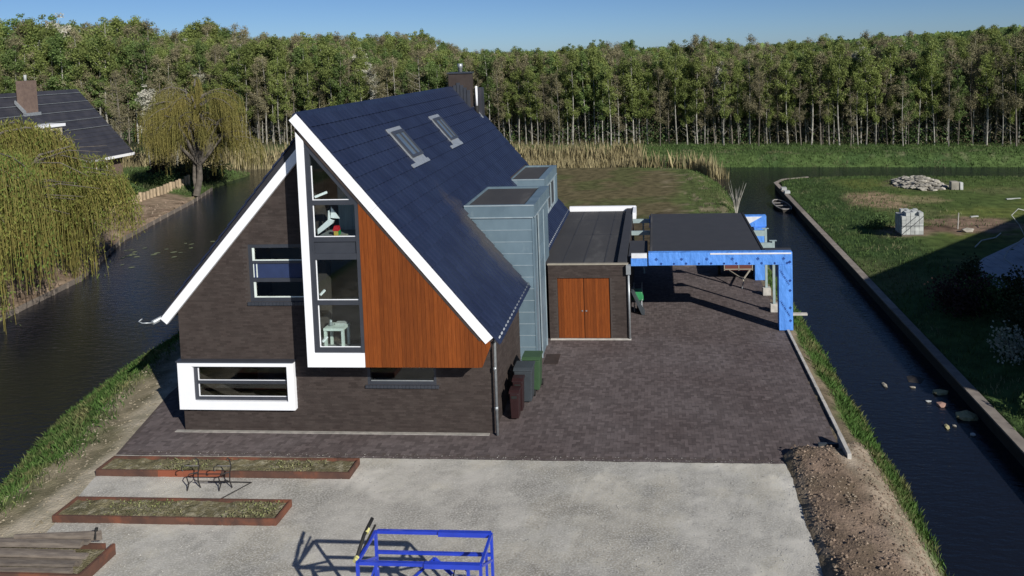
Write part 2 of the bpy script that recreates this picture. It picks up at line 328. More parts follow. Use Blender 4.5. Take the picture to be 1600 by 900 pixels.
def axis(segs):
    out = [segs[0][0]]
    for a, b, st in segs:
        n = max(1, int(round((b - a) / st))); out += list(np.linspace(a, b, n + 1)[1:])
    return np.array(out)
gx = axis([(-900, -160, 60), (-160, -50, 6), (-50, -9, .6), (-9, 0, .25), (0, 16, .6), (16, 26, .2), (26, 50, .5), (50, 160, 6), (160, 900, 60)])
gy = axis([(-60, -12, 4), (-12, 8, .22), (8, 24, .4), (24, 66, .6), (66, 160, 6), (160, 4000, 240)])
X, Y = np.meshgrid(gx, gy, indexing='ij'); Z, dA, dB, dC, dD, hump = height(X, Y)
nx, ny = X.shape
idx = np.arange(nx * ny).reshape(nx, ny)
F = np.stack([idx[:-1, :-1], idx[1:, :-1], idx[1:, 1:], idx[:-1, 1:]], -1).reshape(-1, 4)
def mesh_np(name, V, F):
    me = bpy.data.meshes.new(name); me.vertices.add(len(V)); me.vertices.foreach_set('co', np.asarray(V, np.float32).reshape(-1)); me.loops.add(F.size)
    me.loops.foreach_set('vertex_index', F.astype(np.int32).reshape(-1)); me.polygons.add(len(F)); k = F.shape[1]
    me.polygons.foreach_set('loop_start', np.arange(0, F.size, k, dtype=np.int32)); me.update(calc_edges=True); me.validate(); me.shade_flat(); return me
me = mesh_np('ground', np.stack([X, Y, Z], -1).reshape(-1, 3), F)
me.polygons.foreach_set('use_smooth', [True] * len(me.polygons))
C = np.zeros(X.shape + (3,)); C[:] = (.03, .028, .022)
n = vn(X, Y, .35); n2 = vn(X, Y, 1.3); n3 = vn(X, Y, .12, 3)
def put(mask, col, w=None):
    w = mask.astype(float) if w is None else w * mask
    C[:] = C * (1 - w[..., None]) + np.array(col) * w[..., None]
A_ = dA > -.3
put(A_, (.075, .13, .03)); put(A_ & (X < 9), (.22, .19, .13), sm((dA - 2.0 - (n2 - .5) * 1.6) / .35))
put(A_ & (X < 9), (.14, .13, .075), sm((n2 - .52) / .08) * .6 * (dA > 2.0))
put(A_ & (X < 9), (.36, .32, .25), sm((dA - 3.1 - (n - .5) * .8) / .3) * (Y < 18))
put(A_ & (X > 9) & (Y < 20), (.20, .16, .11), sm((dA - .95 - (n2 - .5) * .7) / .2))
put(A_ & (hump > .02), (.205, .15, .112), sm(hump * 4)); put(A_ & (hump > .05), (.25, .19, .145), sm((n2 - .53) / .06) * .5); put(A_ & (hump > .02), (.34, .30, .23), sm((.8 - hump) / .3) * .5); put(A_ & (hump > .02), (.38, .34, .27), sm(1 - abs(X - 19.0 - (n - .5)) / .3) * sm((Y + 2.6) / 1.2) * .75)
put(A_ & (hump > .02), (.10, .12, .045), sm((.75 - dA + (n2 - .5) * .7) / .3) * sm((Y + 3.5) / 2))
put(A_ & (Y > 18.3), (.125, .105, .055)); put(A_ & (Y > 18.3), (.08, .062, .04), sm((n3 - .5) / .1))
put(A_ & (Y > 18.3), (.085, .10, .035), sm((n - .54) / .09) * .7); put(A_ & (Y > 18.3) & (X > 13), (.095, .12, .04), sm((5.0 - dA + (n - .5) * 4) / 1.5))
put(A_ & (Y > 18.3), (.24, .20, .13), sm((n2 - .60) / .04) * sm((X - 13) / 2) * .8)
B_ = dB > -.3
put(B_, (.075, .11, .03)); put(B_, (.115, .14, .036), sm((n - .46) / .15)); put(B_, (.05, .095, .03), sm((5 - dB) / 2) * .8)
put(B_, (.13, .135, .06), sm((n3 - .55) / .1) * .6)
def blob(cx, cy, rx, ry, col, s=.35):
    put(B_, col, sm((1 - np.hypot((X - cx) / rx, (Y - cy) / ry) + (n2 - .5) * .9) / s))
blob(29.5, 33.5, 2.3, 3.4, (.30, .22, .14)); blob(32.2, 33.6, 2.2, 1.6, (.24, .21, .11)); blob(32.5, 25.6, 3.6, 2.6, (.23, .16, .115)); blob(28.6, 24.3, 1.8, 1.7, (.22, .16, .115)); blob(30.3, 24.8, 1.6, .9, (.13, .085, .06)); blob(43, 33.5, 3, .8, (.26, .22, .13))
blob(34.0, 39.5, 2.6, 3.2, (.14, .12, .075))
C_ = dC > -.3
put(C_, (.26, .195, .14)); put(C_, (.17, .12, .085), sm((n2 - .52) / .08) * .8); put(C_, (.085, .12, .045), sm((dC - 4.0) / .3))
put(C_ & (Y > 42), (.085, .115, .04), sm((Y - 42 + (n2 - .5) * 3) / 1.5))
D_ = dD > -.3
put(D_, (.085, .135, .042)); put(D_, (.06, .105, .034), sm((n - .5) / .1)); put(D_, (.24, .22, .14), sm((n2 - .62) / .05) * sm(1 - abs(dD - 3.5) / 3) * .7)
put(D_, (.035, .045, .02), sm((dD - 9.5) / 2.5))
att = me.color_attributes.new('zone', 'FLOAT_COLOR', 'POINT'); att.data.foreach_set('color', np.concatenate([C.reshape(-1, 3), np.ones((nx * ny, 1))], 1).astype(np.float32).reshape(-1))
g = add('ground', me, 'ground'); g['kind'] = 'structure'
def hz(x, y):
    return float(height(np.array([float(x)]), np.array([float(y)]))[0][0])
wm = MB(); wm.raw([(-200, -60, WZ), (200, -60, WZ), (200, 90, WZ), (-200, 90, WZ)], [(0, 1, 2, 3)])
w = wm.build('water', 'water'); w['kind'] = 'structure'

# gravel yard: a gently uneven sheet
ax = np.linspace(-.3, 17.3, 300); ay = np.linspace(-14, -1.42, 230); GX, GY = np.meshgrid(ax, ay, indexing='ij')
left = np.interp(GY, [-14, -5.2, -2.4, -1.4], [-.2, -.22, -.92, -1.12]); GX = left + (GX + .3) / 17.6 * (17.32 - left)
GZ = (vn(GX, GY, 1.1) - .5) * .035 + (vn(GX, GY, 6) - .5) * .018
gi = np.arange(GX.size).reshape(GX.shape); GF = np.stack([gi[:-1, :-1], gi[1:, :-1], gi[1:, 1:], gi[:-1, 1:]], -1).reshape(-1, 4)
me = mesh_np('gravel_yard', np.stack([GX, GY, GZ], -1).reshape(-1, 3), GF); me.polygons.foreach_set('use_smooth', [True] * len(me.polygons))
ga = .86 + .34 * sm((vn(GX, GY, .55) - .35) / .35); st_ = vn(GX * .5 + GY * .9, GY * .12 - GX * .25, 1.1); ga *= .90 + .22 * sm((st_ - .4) / .2)
ga *= 1 - .16 * sm((vn(GX, GY, 2.3) - .55) / .1); tx = vn(GX * 2.5 - GY * .3, GY * .06, 1.0); ga *= 1 - .12 * sm((tx - .58) / .05) * (GX > 6)
ga *= 1 + .10 * sm(1 - abs(17.1 - GX) / .35) + .10 * sm(1 - abs(-1.6 - GY) / .25)
gc = np.stack([ga, ga * (1 - .02 * sm((vn(GX, GY, .8) - .5) / .1)), ga * (1 - .07 * sm((vn(GX, GY, .8) - .45) / .15)), np.ones_like(ga)], -1)
at_ = me.color_attributes.new('zone', 'FLOAT_COLOR', 'POINT'); at_.data.foreach_set('color', gc.astype(np.float32).reshape(-1))
add('gravel_yard', me, 'gravel')['kind'] = 'structure'
# paving: bed + clinkers laid in herringbone
bed = MB(); bed.raw([(-1.15, -1.4, -.005), (18.9, -1.4, -.005), (18.9, 17.6, -.005), (-2.7, 17.6, -.005), (-2.7, 8, -.005), (-2.1, 2.4, -.005)], [(0, 1, 2, 3, 4, 5)])
pv = bed.build('paving', 'joint'); pv['kind'] = 'structure'
cells = []
for i in range(-28, 190):
    for j in range(-14, 176):
        k = (i - j) % 4
        if k == 0: cells.append((i, j, 2, 1))
        elif k == 3: cells.append((i, j, 1, 2))
cells = np.array(cells, float); s = .103; x0 = cells[:, 0] * s; y0 = cells[:, 1] * s; x1 = x0 + cells[:, 2] * s - .004; y1 = y0 + cells[:, 3] * s - .004
xl = np.interp(y0, [-1.4, 2.4, 8, 18], [-1.1, -2.1, -2.65, -2.65])
keep = (x0 > xl) & (x1 < 18.82) & (y0 > -1.3) & (y1 < 17.6) & ~((x0 > .1) & (x1 < 9.1) & (y0 > .3) & (y1 < 16)) & ~((x0 > 9.9) & (x1 < 12.7) & (y0 > 7.4))
x0, y0, x1, y1 = [a[keep] for a in (x0, y0, x1, y1)]
sc = np.arange(-1.1, 18.8, .1); x0 = np.r_[x0, sc]; x1 = np.r_[x1, sc + .093]; y0 = np.r_[y0, sc * 0 - 1.4]; y1 = np.r_[y1, sc * 0 - 1.305]
N_ = len(x0); zt = rng.uniform(-.0025, .0025, (N_, 4)); zb = np.full(N_, -.006)
V = np.empty((N_, 8, 3))
for q, (a, b) in enumerate(((x0, y0), (x1, y0), (x1, y1), (x0, y1))):
    V[:, q] = np.stack([a, b, zb], -1); V[:, q + 4] = np.stack([a, b, zt[:, q]], -1)
fb = np.array([(4, 5, 6, 7), (0, 1, 5, 4), (1, 2, 6, 5), (2, 3, 7, 6), (3, 0, 4, 7)])
me = mesh_np('paving_bricks', V.reshape(-1, 3), (np.arange(N_)[:, None, None] * 8 + fb).reshape(-1, 4))
pb = add('paving_bricks', me, 'paver'); pb['kind'] = 'stuff'; tag(pb, 'dark reddish grey clinker bricks laid in herringbone over the yard', 'paving')
# footing strip in front of the house and drain plate
box('footing_strip', 'footst', pv, -.25, 9.12, -.13, -.012, -.01, .02)
box('drain_cover', 'darkbrown', pv, 9.95, 10.45, 4.9, 5.8, -.01, .012)

# kerb edging on the right
ke = thing('concrete_edging', 'pale concrete edging blocks along the right side of the paving', 'kerb', (18.9, 4, 0))
blk = MB().box(-.045, .045, -.488, .488, -.3, .07).mesh('kerb_block')
for k in range(9):
    b = add('kerb_block', blk, 'conc', ke, (0.0 - .015 * (4.5 - k) * .3, 3.6 - k, 0)); b.rotation_euler = (0, 0, R_(-.9 * 0))
e = MB().prism([(-.05, -.6), (.05, -.6), (.05, .5), (-.05, .5)], -.2, .34, 'z').build('end_panel', 'conc', ke); e.location = (-.12, -4.9, 0)
box('end_panel', 'grybin', ke, -.70, -.18, -4.55, -4.47, -.2, .10)

def lumps(name, m, P, r, label, cat, flat=.6):
    n_ = len(P); O = np.array([(1, 0, 0), (0, 1, 0), (-1, 0, 0), (0, -1, 0), (0, 0, 1)], float); FO = np.array([(0, 1, 4), (1, 2, 4), (2, 3, 4), (3, 0, 4)])
    a = rng.uniform(0, 6.28, n_); V = O[None] * rng.uniform(.6, 1.3, (n_, 5, 3)) * r[:, None, None]; V[:, :, 2] *= flat
    c, s_ = np.cos(a)[:, None], np.sin(a)[:, None]; V = np.stack([V[:, :, 0] * c - V[:, :, 1] * s_, V[:, :, 0] * s_ + V[:, :, 1] * c, V[:, :, 2]], -1) + P[:, None]
    me = mesh_np(name, V.reshape(-1, 3), (np.arange(n_)[:, None, None] * 5 + FO).reshape(-1, 3)); return tag(add(name, me, m), label, cat, kind='stuff')
x_ = rng.uniform(17.25, 20.2, 9000); y_ = rng.uniform(-8, .4, 9000); z_, a_, _, _, _, h_ = height(x_, y_); k = (h_ > .05) & (a_ > .2)
lumps('soil_clods', 'clod', np.stack([x_, y_, z_], -1)[k], (rng.random(k.sum()) ** 3 * .042 + .008), 'crumbly clods on the long soil bank at the lower right', 'soil')
x_ = rng.uniform(-5, 0, 8000); y_ = rng.uniform(-8, 9, 8000); z_, a_, _, _, _, h_ = height(x_, y_); k = (a_ > 1.9) & (x_ < np.interp(y_, [-5.2, -2.4, 2.4, 8], [-.3, -1.0, -2.2, -2.8]))
lumps('sand_lumps', 'sandlump', np.stack([x_, y_, z_], -1)[k], (rng.random(k.sum()) ** 3 * .04 + .008), 'small lumps on the sandy strip beside the left bank', 'sand')
x_ = rng.uniform(-.3, 17.2, 14000); y_ = rng.uniform(-7.5, -1.2, 14000); k = x_ > np.interp(y_, [-5.2, -2.4, -1.4], [-.2, -.9, -1.1])
lumps('loose_stones', 'gravelstone', np.stack([x_, y_, x_ * 0 + .008], -1)[k], (rng.random(k.sum()) ** 3 * .013 + .005), 'loose stones scattered over the gravel yard', 'gravel')
x_ = rng.uniform(-27, -16, 5000); y_ = rng.uniform(12, 48, 5000); z_, _, _, c_, _, _ = height(x_, y_); k = (c_ > .2) & (c_ < 3.6)
lumps('bank_clods', 'clod', np.stack([x_, y_, z_], -1)[k], (rng.random(k.sum()) ** 2 * .09 + .03), 'dark clods on the bare soil slope below the stake fence', 'soil')

# ------------------------------------------------------------------ HOUSE
H = thing('detached_house', 'dark brick gabled house with navy tiled roof and cedar clad bay', 'house', (4.6, 0, 0))
H.location = (0, 0, 0)
AX, AZ, SR = 4.31, 9.34, 1.197                    # apex and slope of the right-hand roof plane
def rz(x): return AZ - SR * (x - AX)              # top of the right roof
def lz(x): return 3.52 + 1.17 * (x + .5)          # top of the left roof
# front wall with openings
win_up = [(2.24, 3.86), (4.2, 3.86), (4.2, 5.56), (2.24, 5.56)]
win_low = [(.30, .86), (3.35, .86), (3.35, 2.02), (.30, 2.02)]
win_sm = [(5.6, 1.42), (7.62, 1.42), (7.62, 2.2), (5.6, 2.2)]
bayhole = [(4.5, 2.6), (8.0, 2.6), (8.0, 4.0), (5.9, 6.4), (4.6, 7.9)]
outl = [(0, -.3), (9.25, -.3), (9.25, 3.02), (4.31, 8.75), (0, 3.75)]
fw = MB().prism(outl, 0, .3, 'y', [win_up, win_low, win_sm, bayhole]).build('front_wall', 'mortar', H)
# brick facing of the front wall: real bricks, joined
def inrect(x, z, r, e=.0): return (x > r[0][0] - e) & (x < r[1][0] + e) & (z > r[0][1] - e) & (z < r[2][1] + e)
def bricks(u0, u1, z0, z1, test, L_=.21, h=.058):
    out = []; row = 0; z = z0
    while z < z1:
        off = (row % 2) * L_ / 2 + (row % 3) * .02; u = u0 - off
        while u < u1:
            a = max(u, u0); b = min(u + L_ - .005, u1)
            if b - a > .04 and test((a + b) / 2, z + h / 2, a, b): out.append((a, b, z, z + h - .005))
            u += L_
        z += h; row += 1
    return np.array(out)
def brick_mesh(B, mapf, depth=.0035):
    N_ = len(B); V = np.empty((N_, 8, 3)); d = depth + rng.uniform(-.002, .002, N_)
    for q, (iu, iv) in enumerate(((0, 2), (1, 2), (1, 3), (0, 3))):
        V[:, q] = mapf(B[:, iu], B[:, iv], np.zeros(N_)); V[:, q + 4] = mapf(B[:, iu], B[:, iv], d)
    return mesh_np('bricks', V.reshape(-1, 3), (np.arange(N_)[:, None, None] * 8 + fb).reshape(-1, 4))
def tfront(u, z, a, b):
    if z > min(3.62 + 1.15 * u, rz(u) - .25, 8.7): return False
    for r in (win_up, win_low, win_sm):
        if b > r[0][0] and a < r[1][0] and z > r[0][1] and z < r[2][1]: return False
    if 4.3 < u < 9.15 and z > 2.35 and z < rz(u) - .3 and z > 2.45: return False
    return True
bb = bricks(0, 9.25, .03, 8.7, tfront)
me = brick_mesh(bb, lambda u, z, d: np.stack([u, -d, z], -1)); add('bricks', me, 'brick', fw)['kind'] = 'stuff'
# soldier course sills
sl = MB()
for k in range(19): sl.box(2.16 + k * .108, 2.16 + k * .108 + .1, -.05, .05, 3.76, 3.855)
for k in range(20): sl.box(5.55 + k * .108, 5.55 + k * .108 + .1, -.06, .05, 1.33, 1.415)
sl.build('sill_bricks', 'anth', fw, kind='stuff')
# side, rear walls
sw = MB().box(8.95, 9.25, .303, 4.4, -.3, 3.0).build('side_wall', 'mortar', H)
bs = bricks(.0, 4.4, .03, 3.0, lambda *a: True); add('bricks', brick_mesh(bs, lambda u, z, d: np.stack([9.25 + d, u, z], -1)), 'brick', sw)['kind'] = 'stuff'
MB().box(8.95, 9.25, 4.4, 16.4, -.3, 2.9).build('side_wall', 'brick', H)
MB().box(0, .3, .303, 16.4, -.3, 3.6).build('side_wall', 'brick', H)
MB().prism([(0.02, -.3), (9.23, -.3), (9.23, 2.95), (4.31, 8.7), (0.02, 3.7)], 16.1, 16.38, 'y').build('rear_wall', 'brick', H)
MB().box(.3, 8.95, -.0 + .31, 16.1, 2.35, 2.62).build('floor_slab', 'floorin', H)
MB().box(1.6, 7.2, .31, 16.1, 5.35, 5.55).build('floor_slab', 'floorin', H)
MB().box(.3, 8.9, 3.6, 3.75, 0, 2.35).build('partition_wall', 'plaster', H)
MB().prism([(1.0, 2.62), (8.6, 2.62), (8.6, 3.6), (4.31, 8.4), (1.0, 4.6)], 3.6, 3.72, 'y').build('partition_wall', 'plaster', H)
# roofs
T = .22
rb = MB().prism([(AX, AZ - .06), (9.52, rz(9.52) - .06), (9.36, rz(9.36) - .36), (AX, AZ - .45)], -.80, 16.7, 'y').build('roof', 'darkbrown', H)
lb = MB().prism([(AX, lz(AX) - .06), (-.52, lz(-.52) - .06), (-.42, lz(-.42) - .34), (AX, lz(AX) - .42)], -.02, 16.7, 'y').build('roof', 'oldtile', H)
# tiles
sl_len = math.hypot(9.62 - AX, SR * (9.62 - AX)); ang = math.atan(SR); course = sl_len / 18.0; tw = .3017
def tile_mesh():
    b = MB(); n_ = 6; L_ = course + .05; v = []; f = []
    prof = [(0, .012), (.06, .030), (.10, .034), (.15, .020), (.24, .014), (tw - .006, .016)]
    for lay, lift in ((0, 0), (1, 1)):
        for (y, z) in prof:
            v.append((0 if lay == 0 else L_, y, z + (.038 if lay else 0)))
    for (y, z) in prof: v.append((L_, y, z - .012))
    v.append((0, prof[-1][0], -.01)); v.append((L_, prof[-1][0], -.0)); v.append((0, 0, -.01)); v.append((L_, 0, 0))
    for i in range(n_ - 1):
        f.append((i, i + 1, n_ + i + 1, n_ + i)); f.append((n_ + i, n_ + i + 1, 2 * n_ + i + 1, 2 * n_ + i))
    f.append((n_ - 1, 3 * n_, 3 * n_ + 1, 2 * n_ - 1)); f.append((0, n_, 3 * n_ + 3, 3 * n_ + 2))
    return b.raw(v, f)
tb = tile_mesh(); tmesh = tb.mesh('tile'); tmesh.materials.append(M['tile'])
camp = np.array([14, -21, 10.7]); tl = []
for r in range(18):
    for c in range(58):
        y = -.87 + c * tw; u = r * course; xm = AX + (u + .2) * math.cos(ang)
        if xm > 7.45 and 4.3 < y + .15 < 8.2: continue
        if 7.45 < xm < 8.95 and 12.1 < y + .15 < 16.2: continue
        tl.append((u, y, xm))
def tm(u, y): return Matrix.Translation((AX + u * math.cos(ang) + .03 * math.sin(ang), y, AZ - u * math.sin(ang) - .01)) @ Matrix.Rotation(ang, 4, 'Y')
tl.sort(key=lambda t: (t[2] - 14) ** 2 + (t[1] + 21) ** 2 - 6 * (9.5 - t[2]) * 4)
for k, (u, y, xm) in enumerate(tl[:300]):
    o = add('tile', tmesh, None, rb); m_ = tm(u, y); jit = Matrix.Translation((0, 0, random.uniform(0, .003))) @ Matrix.Rotation(random.uniform(-.003, .003), 4, 'Y')
    o.matrix_local = m_ @ jit
rest = MB(); tv = np.array([v[:] for v in tb.v])
for (u, y, xm) in tl[300:]:
    m_ = np.array(tm(u, y)); rest.raw((tv @ m_[:3, :3].T) + m_[:3, 3], tb.f)
rest.build('tiles', 'tile', rb, kind='stuff')
lt = MB()
for r in range(15):
    u0 = r * .44; xa = AX - u0 * .649; xb = AX - (u0 + .47) * .649
    lt.prism([(xa, lz(xa) - .03), (xb, lz(xb) + .02), (xb - .01, lz(xb) - .05), (xa, lz(xa) - .08)], -.10, 16.7, 'y')
lt.build('tile_courses', 'tile', lb, kind='stuff')
rc = MB()
for k in range(44): rc.prism([(AX - .14, AZ - .12), (AX - .10, AZ + .0), (AX, AZ + .05), (AX + .10, AZ - .0), (AX + .15, AZ - .12)], -.87 + k * .4, -.87 + k * .4 + .415, 'y')
rc.build('ridge_caps', 'tile', rb, kind='stuff')
# verge boards
def band(x0, x1, off0, off1, ya, yb, f): return [(x0, f(x0) - off0), (x1, f(x1) - off0), (x1, f(x1) - off1), (x0, f(x0) - off1)]
cosn = 1 / math.hypot(1, SR)
def vboard(x0, x1, n0, n1, ya, yb, name, m, par):
    # board along the right slope, n0..n1 = distance below roof top measured square to it
    nx_, nz_ = SR * cosn, cosn
    p = [(x0, rz(x0)), (x1, rz(x1))]
    q = [(p[0][0] - nx_ * n0, p[0][1] - nz_ * n0), (p[1][0] - nx_ * n0, p[1][1] - nz_ * n0), (p[1][0] - nx_ * n1, p[1][1] - nz_ * n1), (p[0][0] - nx_ * n1, p[0][1] - nz_ * n1)]
    return MB().prism(q, ya, yb, 'y').build(name, m, par)
vboard(AX + .0, 6.45, .0, .265, -.89, -.85, 'verge_board', 'white', rb)
vboard(6.453, 9.50, .0, .265, -.89, -.85, 'verge_board', 'white', rb)
vboard(AX + .18, 9.40, .268, .36, -.86, -.5, 'soffit_board', 'darkbrown', rb)
def lboard(x0, x1, name):
    f = lambda x: 3.40 + 1.123 * (x + .47)
    nx_, nz_ = 1.123 / 1.504, -1 / 1.504
    p = [(x0, f(x0)), (x1, f(x1)), (x1 + nx_ * .25, f(x1) + nz_ * .25), (x0 + nx_ * .25, f(x0) + nz_ * .25)]
    return MB().prism(p, -.13, -.02, 'y').build(name, 'white', lb)
lboard(-.47, 1.85, 'verge_board'); lboard(1.853, 4.05, 'verge_board')
# gutters and downpipe
MB().tube([(9.6, -.8, 3.02), (9.6, 4.36, 3.02)], .06, 8).build('gutter', 'galv', H, True)
MB().tube([(9.6, 8.2, 3.02), (9.6, 16.6, 3.02)], .06, 8).build('gutter', 'galv', H, True)
MB().tube([(-.62, -.25, 3.33), (-.62, 16.6, 3.33)], .07, 8).build('gutter', 'galv', H, True)
MB().tube([(-.62, -.3, 3.34), (-.85, -.38, 3.36), (-.98, -.35, 3.40), (-.9, -.3, 3.46)], .018, 5).build('gutter_bracket', 'galv', H, True)
dp = MB().tube([(9.55, -.14, 3.0), (9.38, -.12, 2.85), (9.36, -.12, 0.02)], .042, 8); dp.tube([(9.36, -.12, 1.9), (9.36, -.12, 2.0)], .052, 8); dp.tube([(9.36, -.12, .75), (9.36, -.12, .85)], .052, 8)
dp.build('downpipe', 'galv', H, True)
# bay: cladding planks on a backing
def ctop(x): return rz(x) - (.72 - .088 * (x - AX))
bay = MB().prism([(5.92, 2.30), (9.15, 2.30), (9.42, 2.86), (9.36, ctop(9.36) + .05), (5.92, ctop(5.92) + .1)], -.80, -.001, 'y').build('bay', 'darkbrown', H)
x = 5.905; pw = .117
while x < 9.40:
    xa, xb = x, min(x + pw - .006, 9.45)
    zb_ = lambda t: 2.28 if t < 9.17 else 2.28 + (t - 9.17) * 2.4
    if ctop(xb) > zb_(xb) + .05:
        MB().prism([(xa, zb_(xa)), (xb, zb_(xb)), (xb, ctop(xb) + .01), (xa, ctop(xa) + .01)], -.85 - random.uniform(0, .006), -.802, 'y').build('plank', 'cedar', bay)
    x += pw
# bay window: white surround, anthracite frames, panes
bw = MB().prism([(4.25, 2.28), (5.89, 2.28), (5.89, 2.68), (4.46, 2.68), (4.46, rz(4.46) - .55), (4.25, rz(4.25) - .45)], -.86, -.45, 'y').build('bay_surround', 'white', H, bevel=.004)
MB().box(4.27, 4.30, -.45, 0, 2.3, 8.6).build('bay_cheek', 'anth', H)
MB().box(4.3, 5.9, -.80, -.02, 2.3, 2.62).build('bay_floor', 'plaster', H)
bf = MB(); y0_, y1_ = -.83, -.74
bf.box(4.463, 4.60, y0_, y1_, 2.685, rz(4.6) - .62); bf.box(5.80, 5.90, y0_ - .01, y1_, 2.685, rz(5.9) - .62)
for za, zb2 in ((2.685, 2.83), (4.03, 4.16), (5.30, 5.47), (5.80, 5.93), (6.82, 6.95)): bf.box(4.60, 5.80, y0_, y1_, za, zb2)
bf.prism([(4.46, rz(4.46) - .56), (5.9, rz(5.9) - .56), (5.9, rz(5.9) - .74), (4.46, rz(4.46) - .74)], y0_ - .004, y1_, 'y')
fr = bf.build('window_frame', 'anth', H)
box('panel', 'anth', fr, 4.60, 5.80, -.79, -.76, 5.47, 5.80)
for za, zb2 in ((2.83, 4.03), (4.16, 5.30), (5.93, 6.82)): box('pane', 'glass', fr, 4.60, 5.80, -.785, -.775, za, zb2)
MB().prism([(4.60, 6.95), (5.80, 6.95), (5.80, rz(5.8) - .74), (4.60, rz(4.6) - .74)], -.785, -.775, 'y').build('pane', 'glass', fr)
bd = MB()
for za, zb2 in ((2.83, 4.03), (4.16, 5.30), (5.93, 6.82), (6.95, 7.9)): bd.box(4.612, 4.634, -.80, -.772, za, zb2); bd.box(4.634, 5.79, -.80, -.772, za, za + .018)
bd.build('glazing_bead', 'white', fr, kind='stuff')
# things behind the bay window
tb_ = thing('side_table', 'small white side table behind the lowest bay window pane', 'table', (4.87, -.25, 2.62))
box('tabletop', 'paleblind', tb_, -.29, .29, -.24, .28, .55, .62, bevel=.006)
for sx in (-1, 1):
    for sy in (-1, 1): box('leg', 'paleblind', tb_, sx * .25 - .035, sx * .25 + .035, sy * .2 - .015, sy * .2 + .055, 0, .548)
o = MB().box(4.80, 5.10, -.2, .0, 3.245, 3.29).build('tray', 'block'); tag(o, 'shallow pale tray lying on the white side table behind the glass', 'tray')
o = MB().tube([(4.72, -.28, 3.245), (4.72, -.28, 3.40), (4.70, -.28, 3.43)], [.05, .045, .02], 8).build('jar', 'galv', smooth=True); tag(o, 'small grey jar on the left of the white side table', 'jar')
cu = MB().prism([(4.9 + .03 * math.sin(k), .30 + .04 * math.cos(k * 2.0)) for k in range(6)] + [(5.35, .42), (5.35, .34), (5.2, .30)], 5.6, 7.7, 'z').build('curtain', 'curtain', H)
MB().prism([(4.62, 5.95), (5.05, 6.25), (5.08, 6.32), (4.96, 6.36), (4.95, 6.62), (4.93, 6.36), (4.62, 6.10)], -.6, -.5, 'y').build('sloping_strut', 'white', H)
MB().prism([(4.94, 6.38), (5.2, 6.36), (4.97, 6.70)], -.45, -.42, 'y').build('wall_light', 'white', H)
MB().bar((4.63, -.7, 7.02), (4.9, -.5, 7.12), .06).build('handle', 'white', fr)
for zz in (2.95, 4.28): MB().bar((4.66, -.74, zz), (4.74, -.6, zz + .1), .05).build('handle', 'white', fr)
MB().box(4.62, 5.78, -.72, .2, 5.80, 5.90).build('window_shelf', 'plaster', H)
toy = TOY = thing('toy_house', 'red roofed toy house with yellow walls on the upper bay window shelf', 'toy', (5.12, -.5, 5.90))
toy.scale = (.75, .75, .75); box('walls', 'toyyellow', toy, -.08, .08, -.06, .06, 0, .18); MB().prism([(-.12, .18), (.12, .18), (.09, .36), (-.06, .36)], -.08, .08, 'y').build('roof', 'red', toy)
box('side_panel', 'toygreen', toy, .085, .14, -.05, .05, .02, .2)
o = MB().box(5.22, 5.42, -.62, -.45, 5.90, 5.93).build('toy_plate', 'capst'); tag(o, 'flat beige toy beside the red roofed toy house in the window', 'toy')
# white framed lower window
wf = MB().prism([(-.03, .70), (3.47, .70), (3.47, 2.12), (-.03, 2.12)], -.16, .02, 'y', [[(.40, .95), (3.27, .95), (3.27, 1.99), (.40, 1.99)]]).build('window_surround', 'white', H, bevel=.004)
f2 = MB()
f2.box(.402, .50, -.06, .04, .952, 1.988); f2.box(3.21, 3.268, -.06, .04, .952, 1.988); f2.box(.50, 3.21, -.06, .04, .952, 1.05); f2.box(.50, 3.21, -.06, .04, 1.93, 1.988); f2.box(.50, 3.21, -.058, .04, 1.44, 1.53)
f2 = f2.build('window_frame', 'anth', H)
box('pane', 'glass', f2, .50, 3.21, -.01, 0, 1.05, 1.44); box('pane', 'glass', f2, .50, 3.21, -.01, 0, 1.53, 1.93)
bd = MB()
for za, zb2 in ((1.05, 1.44), (1.53, 1.93)): bd.box(.51, .535, -.03, -.012, za, zb2); bd.box(.535, 3.2, -.03, -.012, za, za + .014)
bd.build('glazing_bead', 'white', f2, kind='stuff')
box('drip_edge', 'anth', wf, -.05, 3.5, -.2, 0, 2.122, 2.16)
# upper left window
f3 = MB(); f3.box(2.24, 2.34, .0, .1, 3.862, 5.56)
for za, zb2 in ((3.862, 3.98), (4.44, 4.55), (4.98, 5.06), (5.44, 5.558)): f3.box(2.34, 4.2, .0, .1, za, zb2)
f3 = f3.build('window_frame', 'anth', H)
for za, zb2 in ((3.98, 4.44), (5.06, 5.44)): box('pane', 'glass', f3, 2.34, 4.2, .04, .05, za, zb2)
box('pane', 'blind', f3, 2.34, 4.2, .03, .05, 4.55, 4.98, label='opaque blue middle panel')
bd = MB()
for za, zb2 in ((3.98, 4.44), (5.06, 5.44)): bd.box(2.35, 2.41, .01, .038, za, zb2); bd.box(2.41, 4.0, .01, .038, za, za + .03)
bd.build('glazing_bead', 'paleblind', f3, kind='stuff'); box('glazing_bead', 'paleblind', f3, 2.36, 2.38, .01, .03, 4.57, 4.96); box('glazing_bead', 'paleblind', f3, 2.45, 2.475, .01, .03, 4.57, 4.96)
# small window under the bay
f4 = MB(); f4.box(5.6, 5.68, .0, .1, 1.42, 2.25); f4.box(7.55, 7.62, 0, .1, 1.42, 2.25); f4.box(5.68, 7.55, 0, .1, 1.42, 1.52)
f4 = f4.build('window_frame', 'anth', H); box('pane', 'glass', f4, 5.68, 7.55, .04, .05, 1.52, 2.2)
box('glazing_bead', 'galv', f4, 5.70, 7.53, .005, .03, 1.52, 1.545)
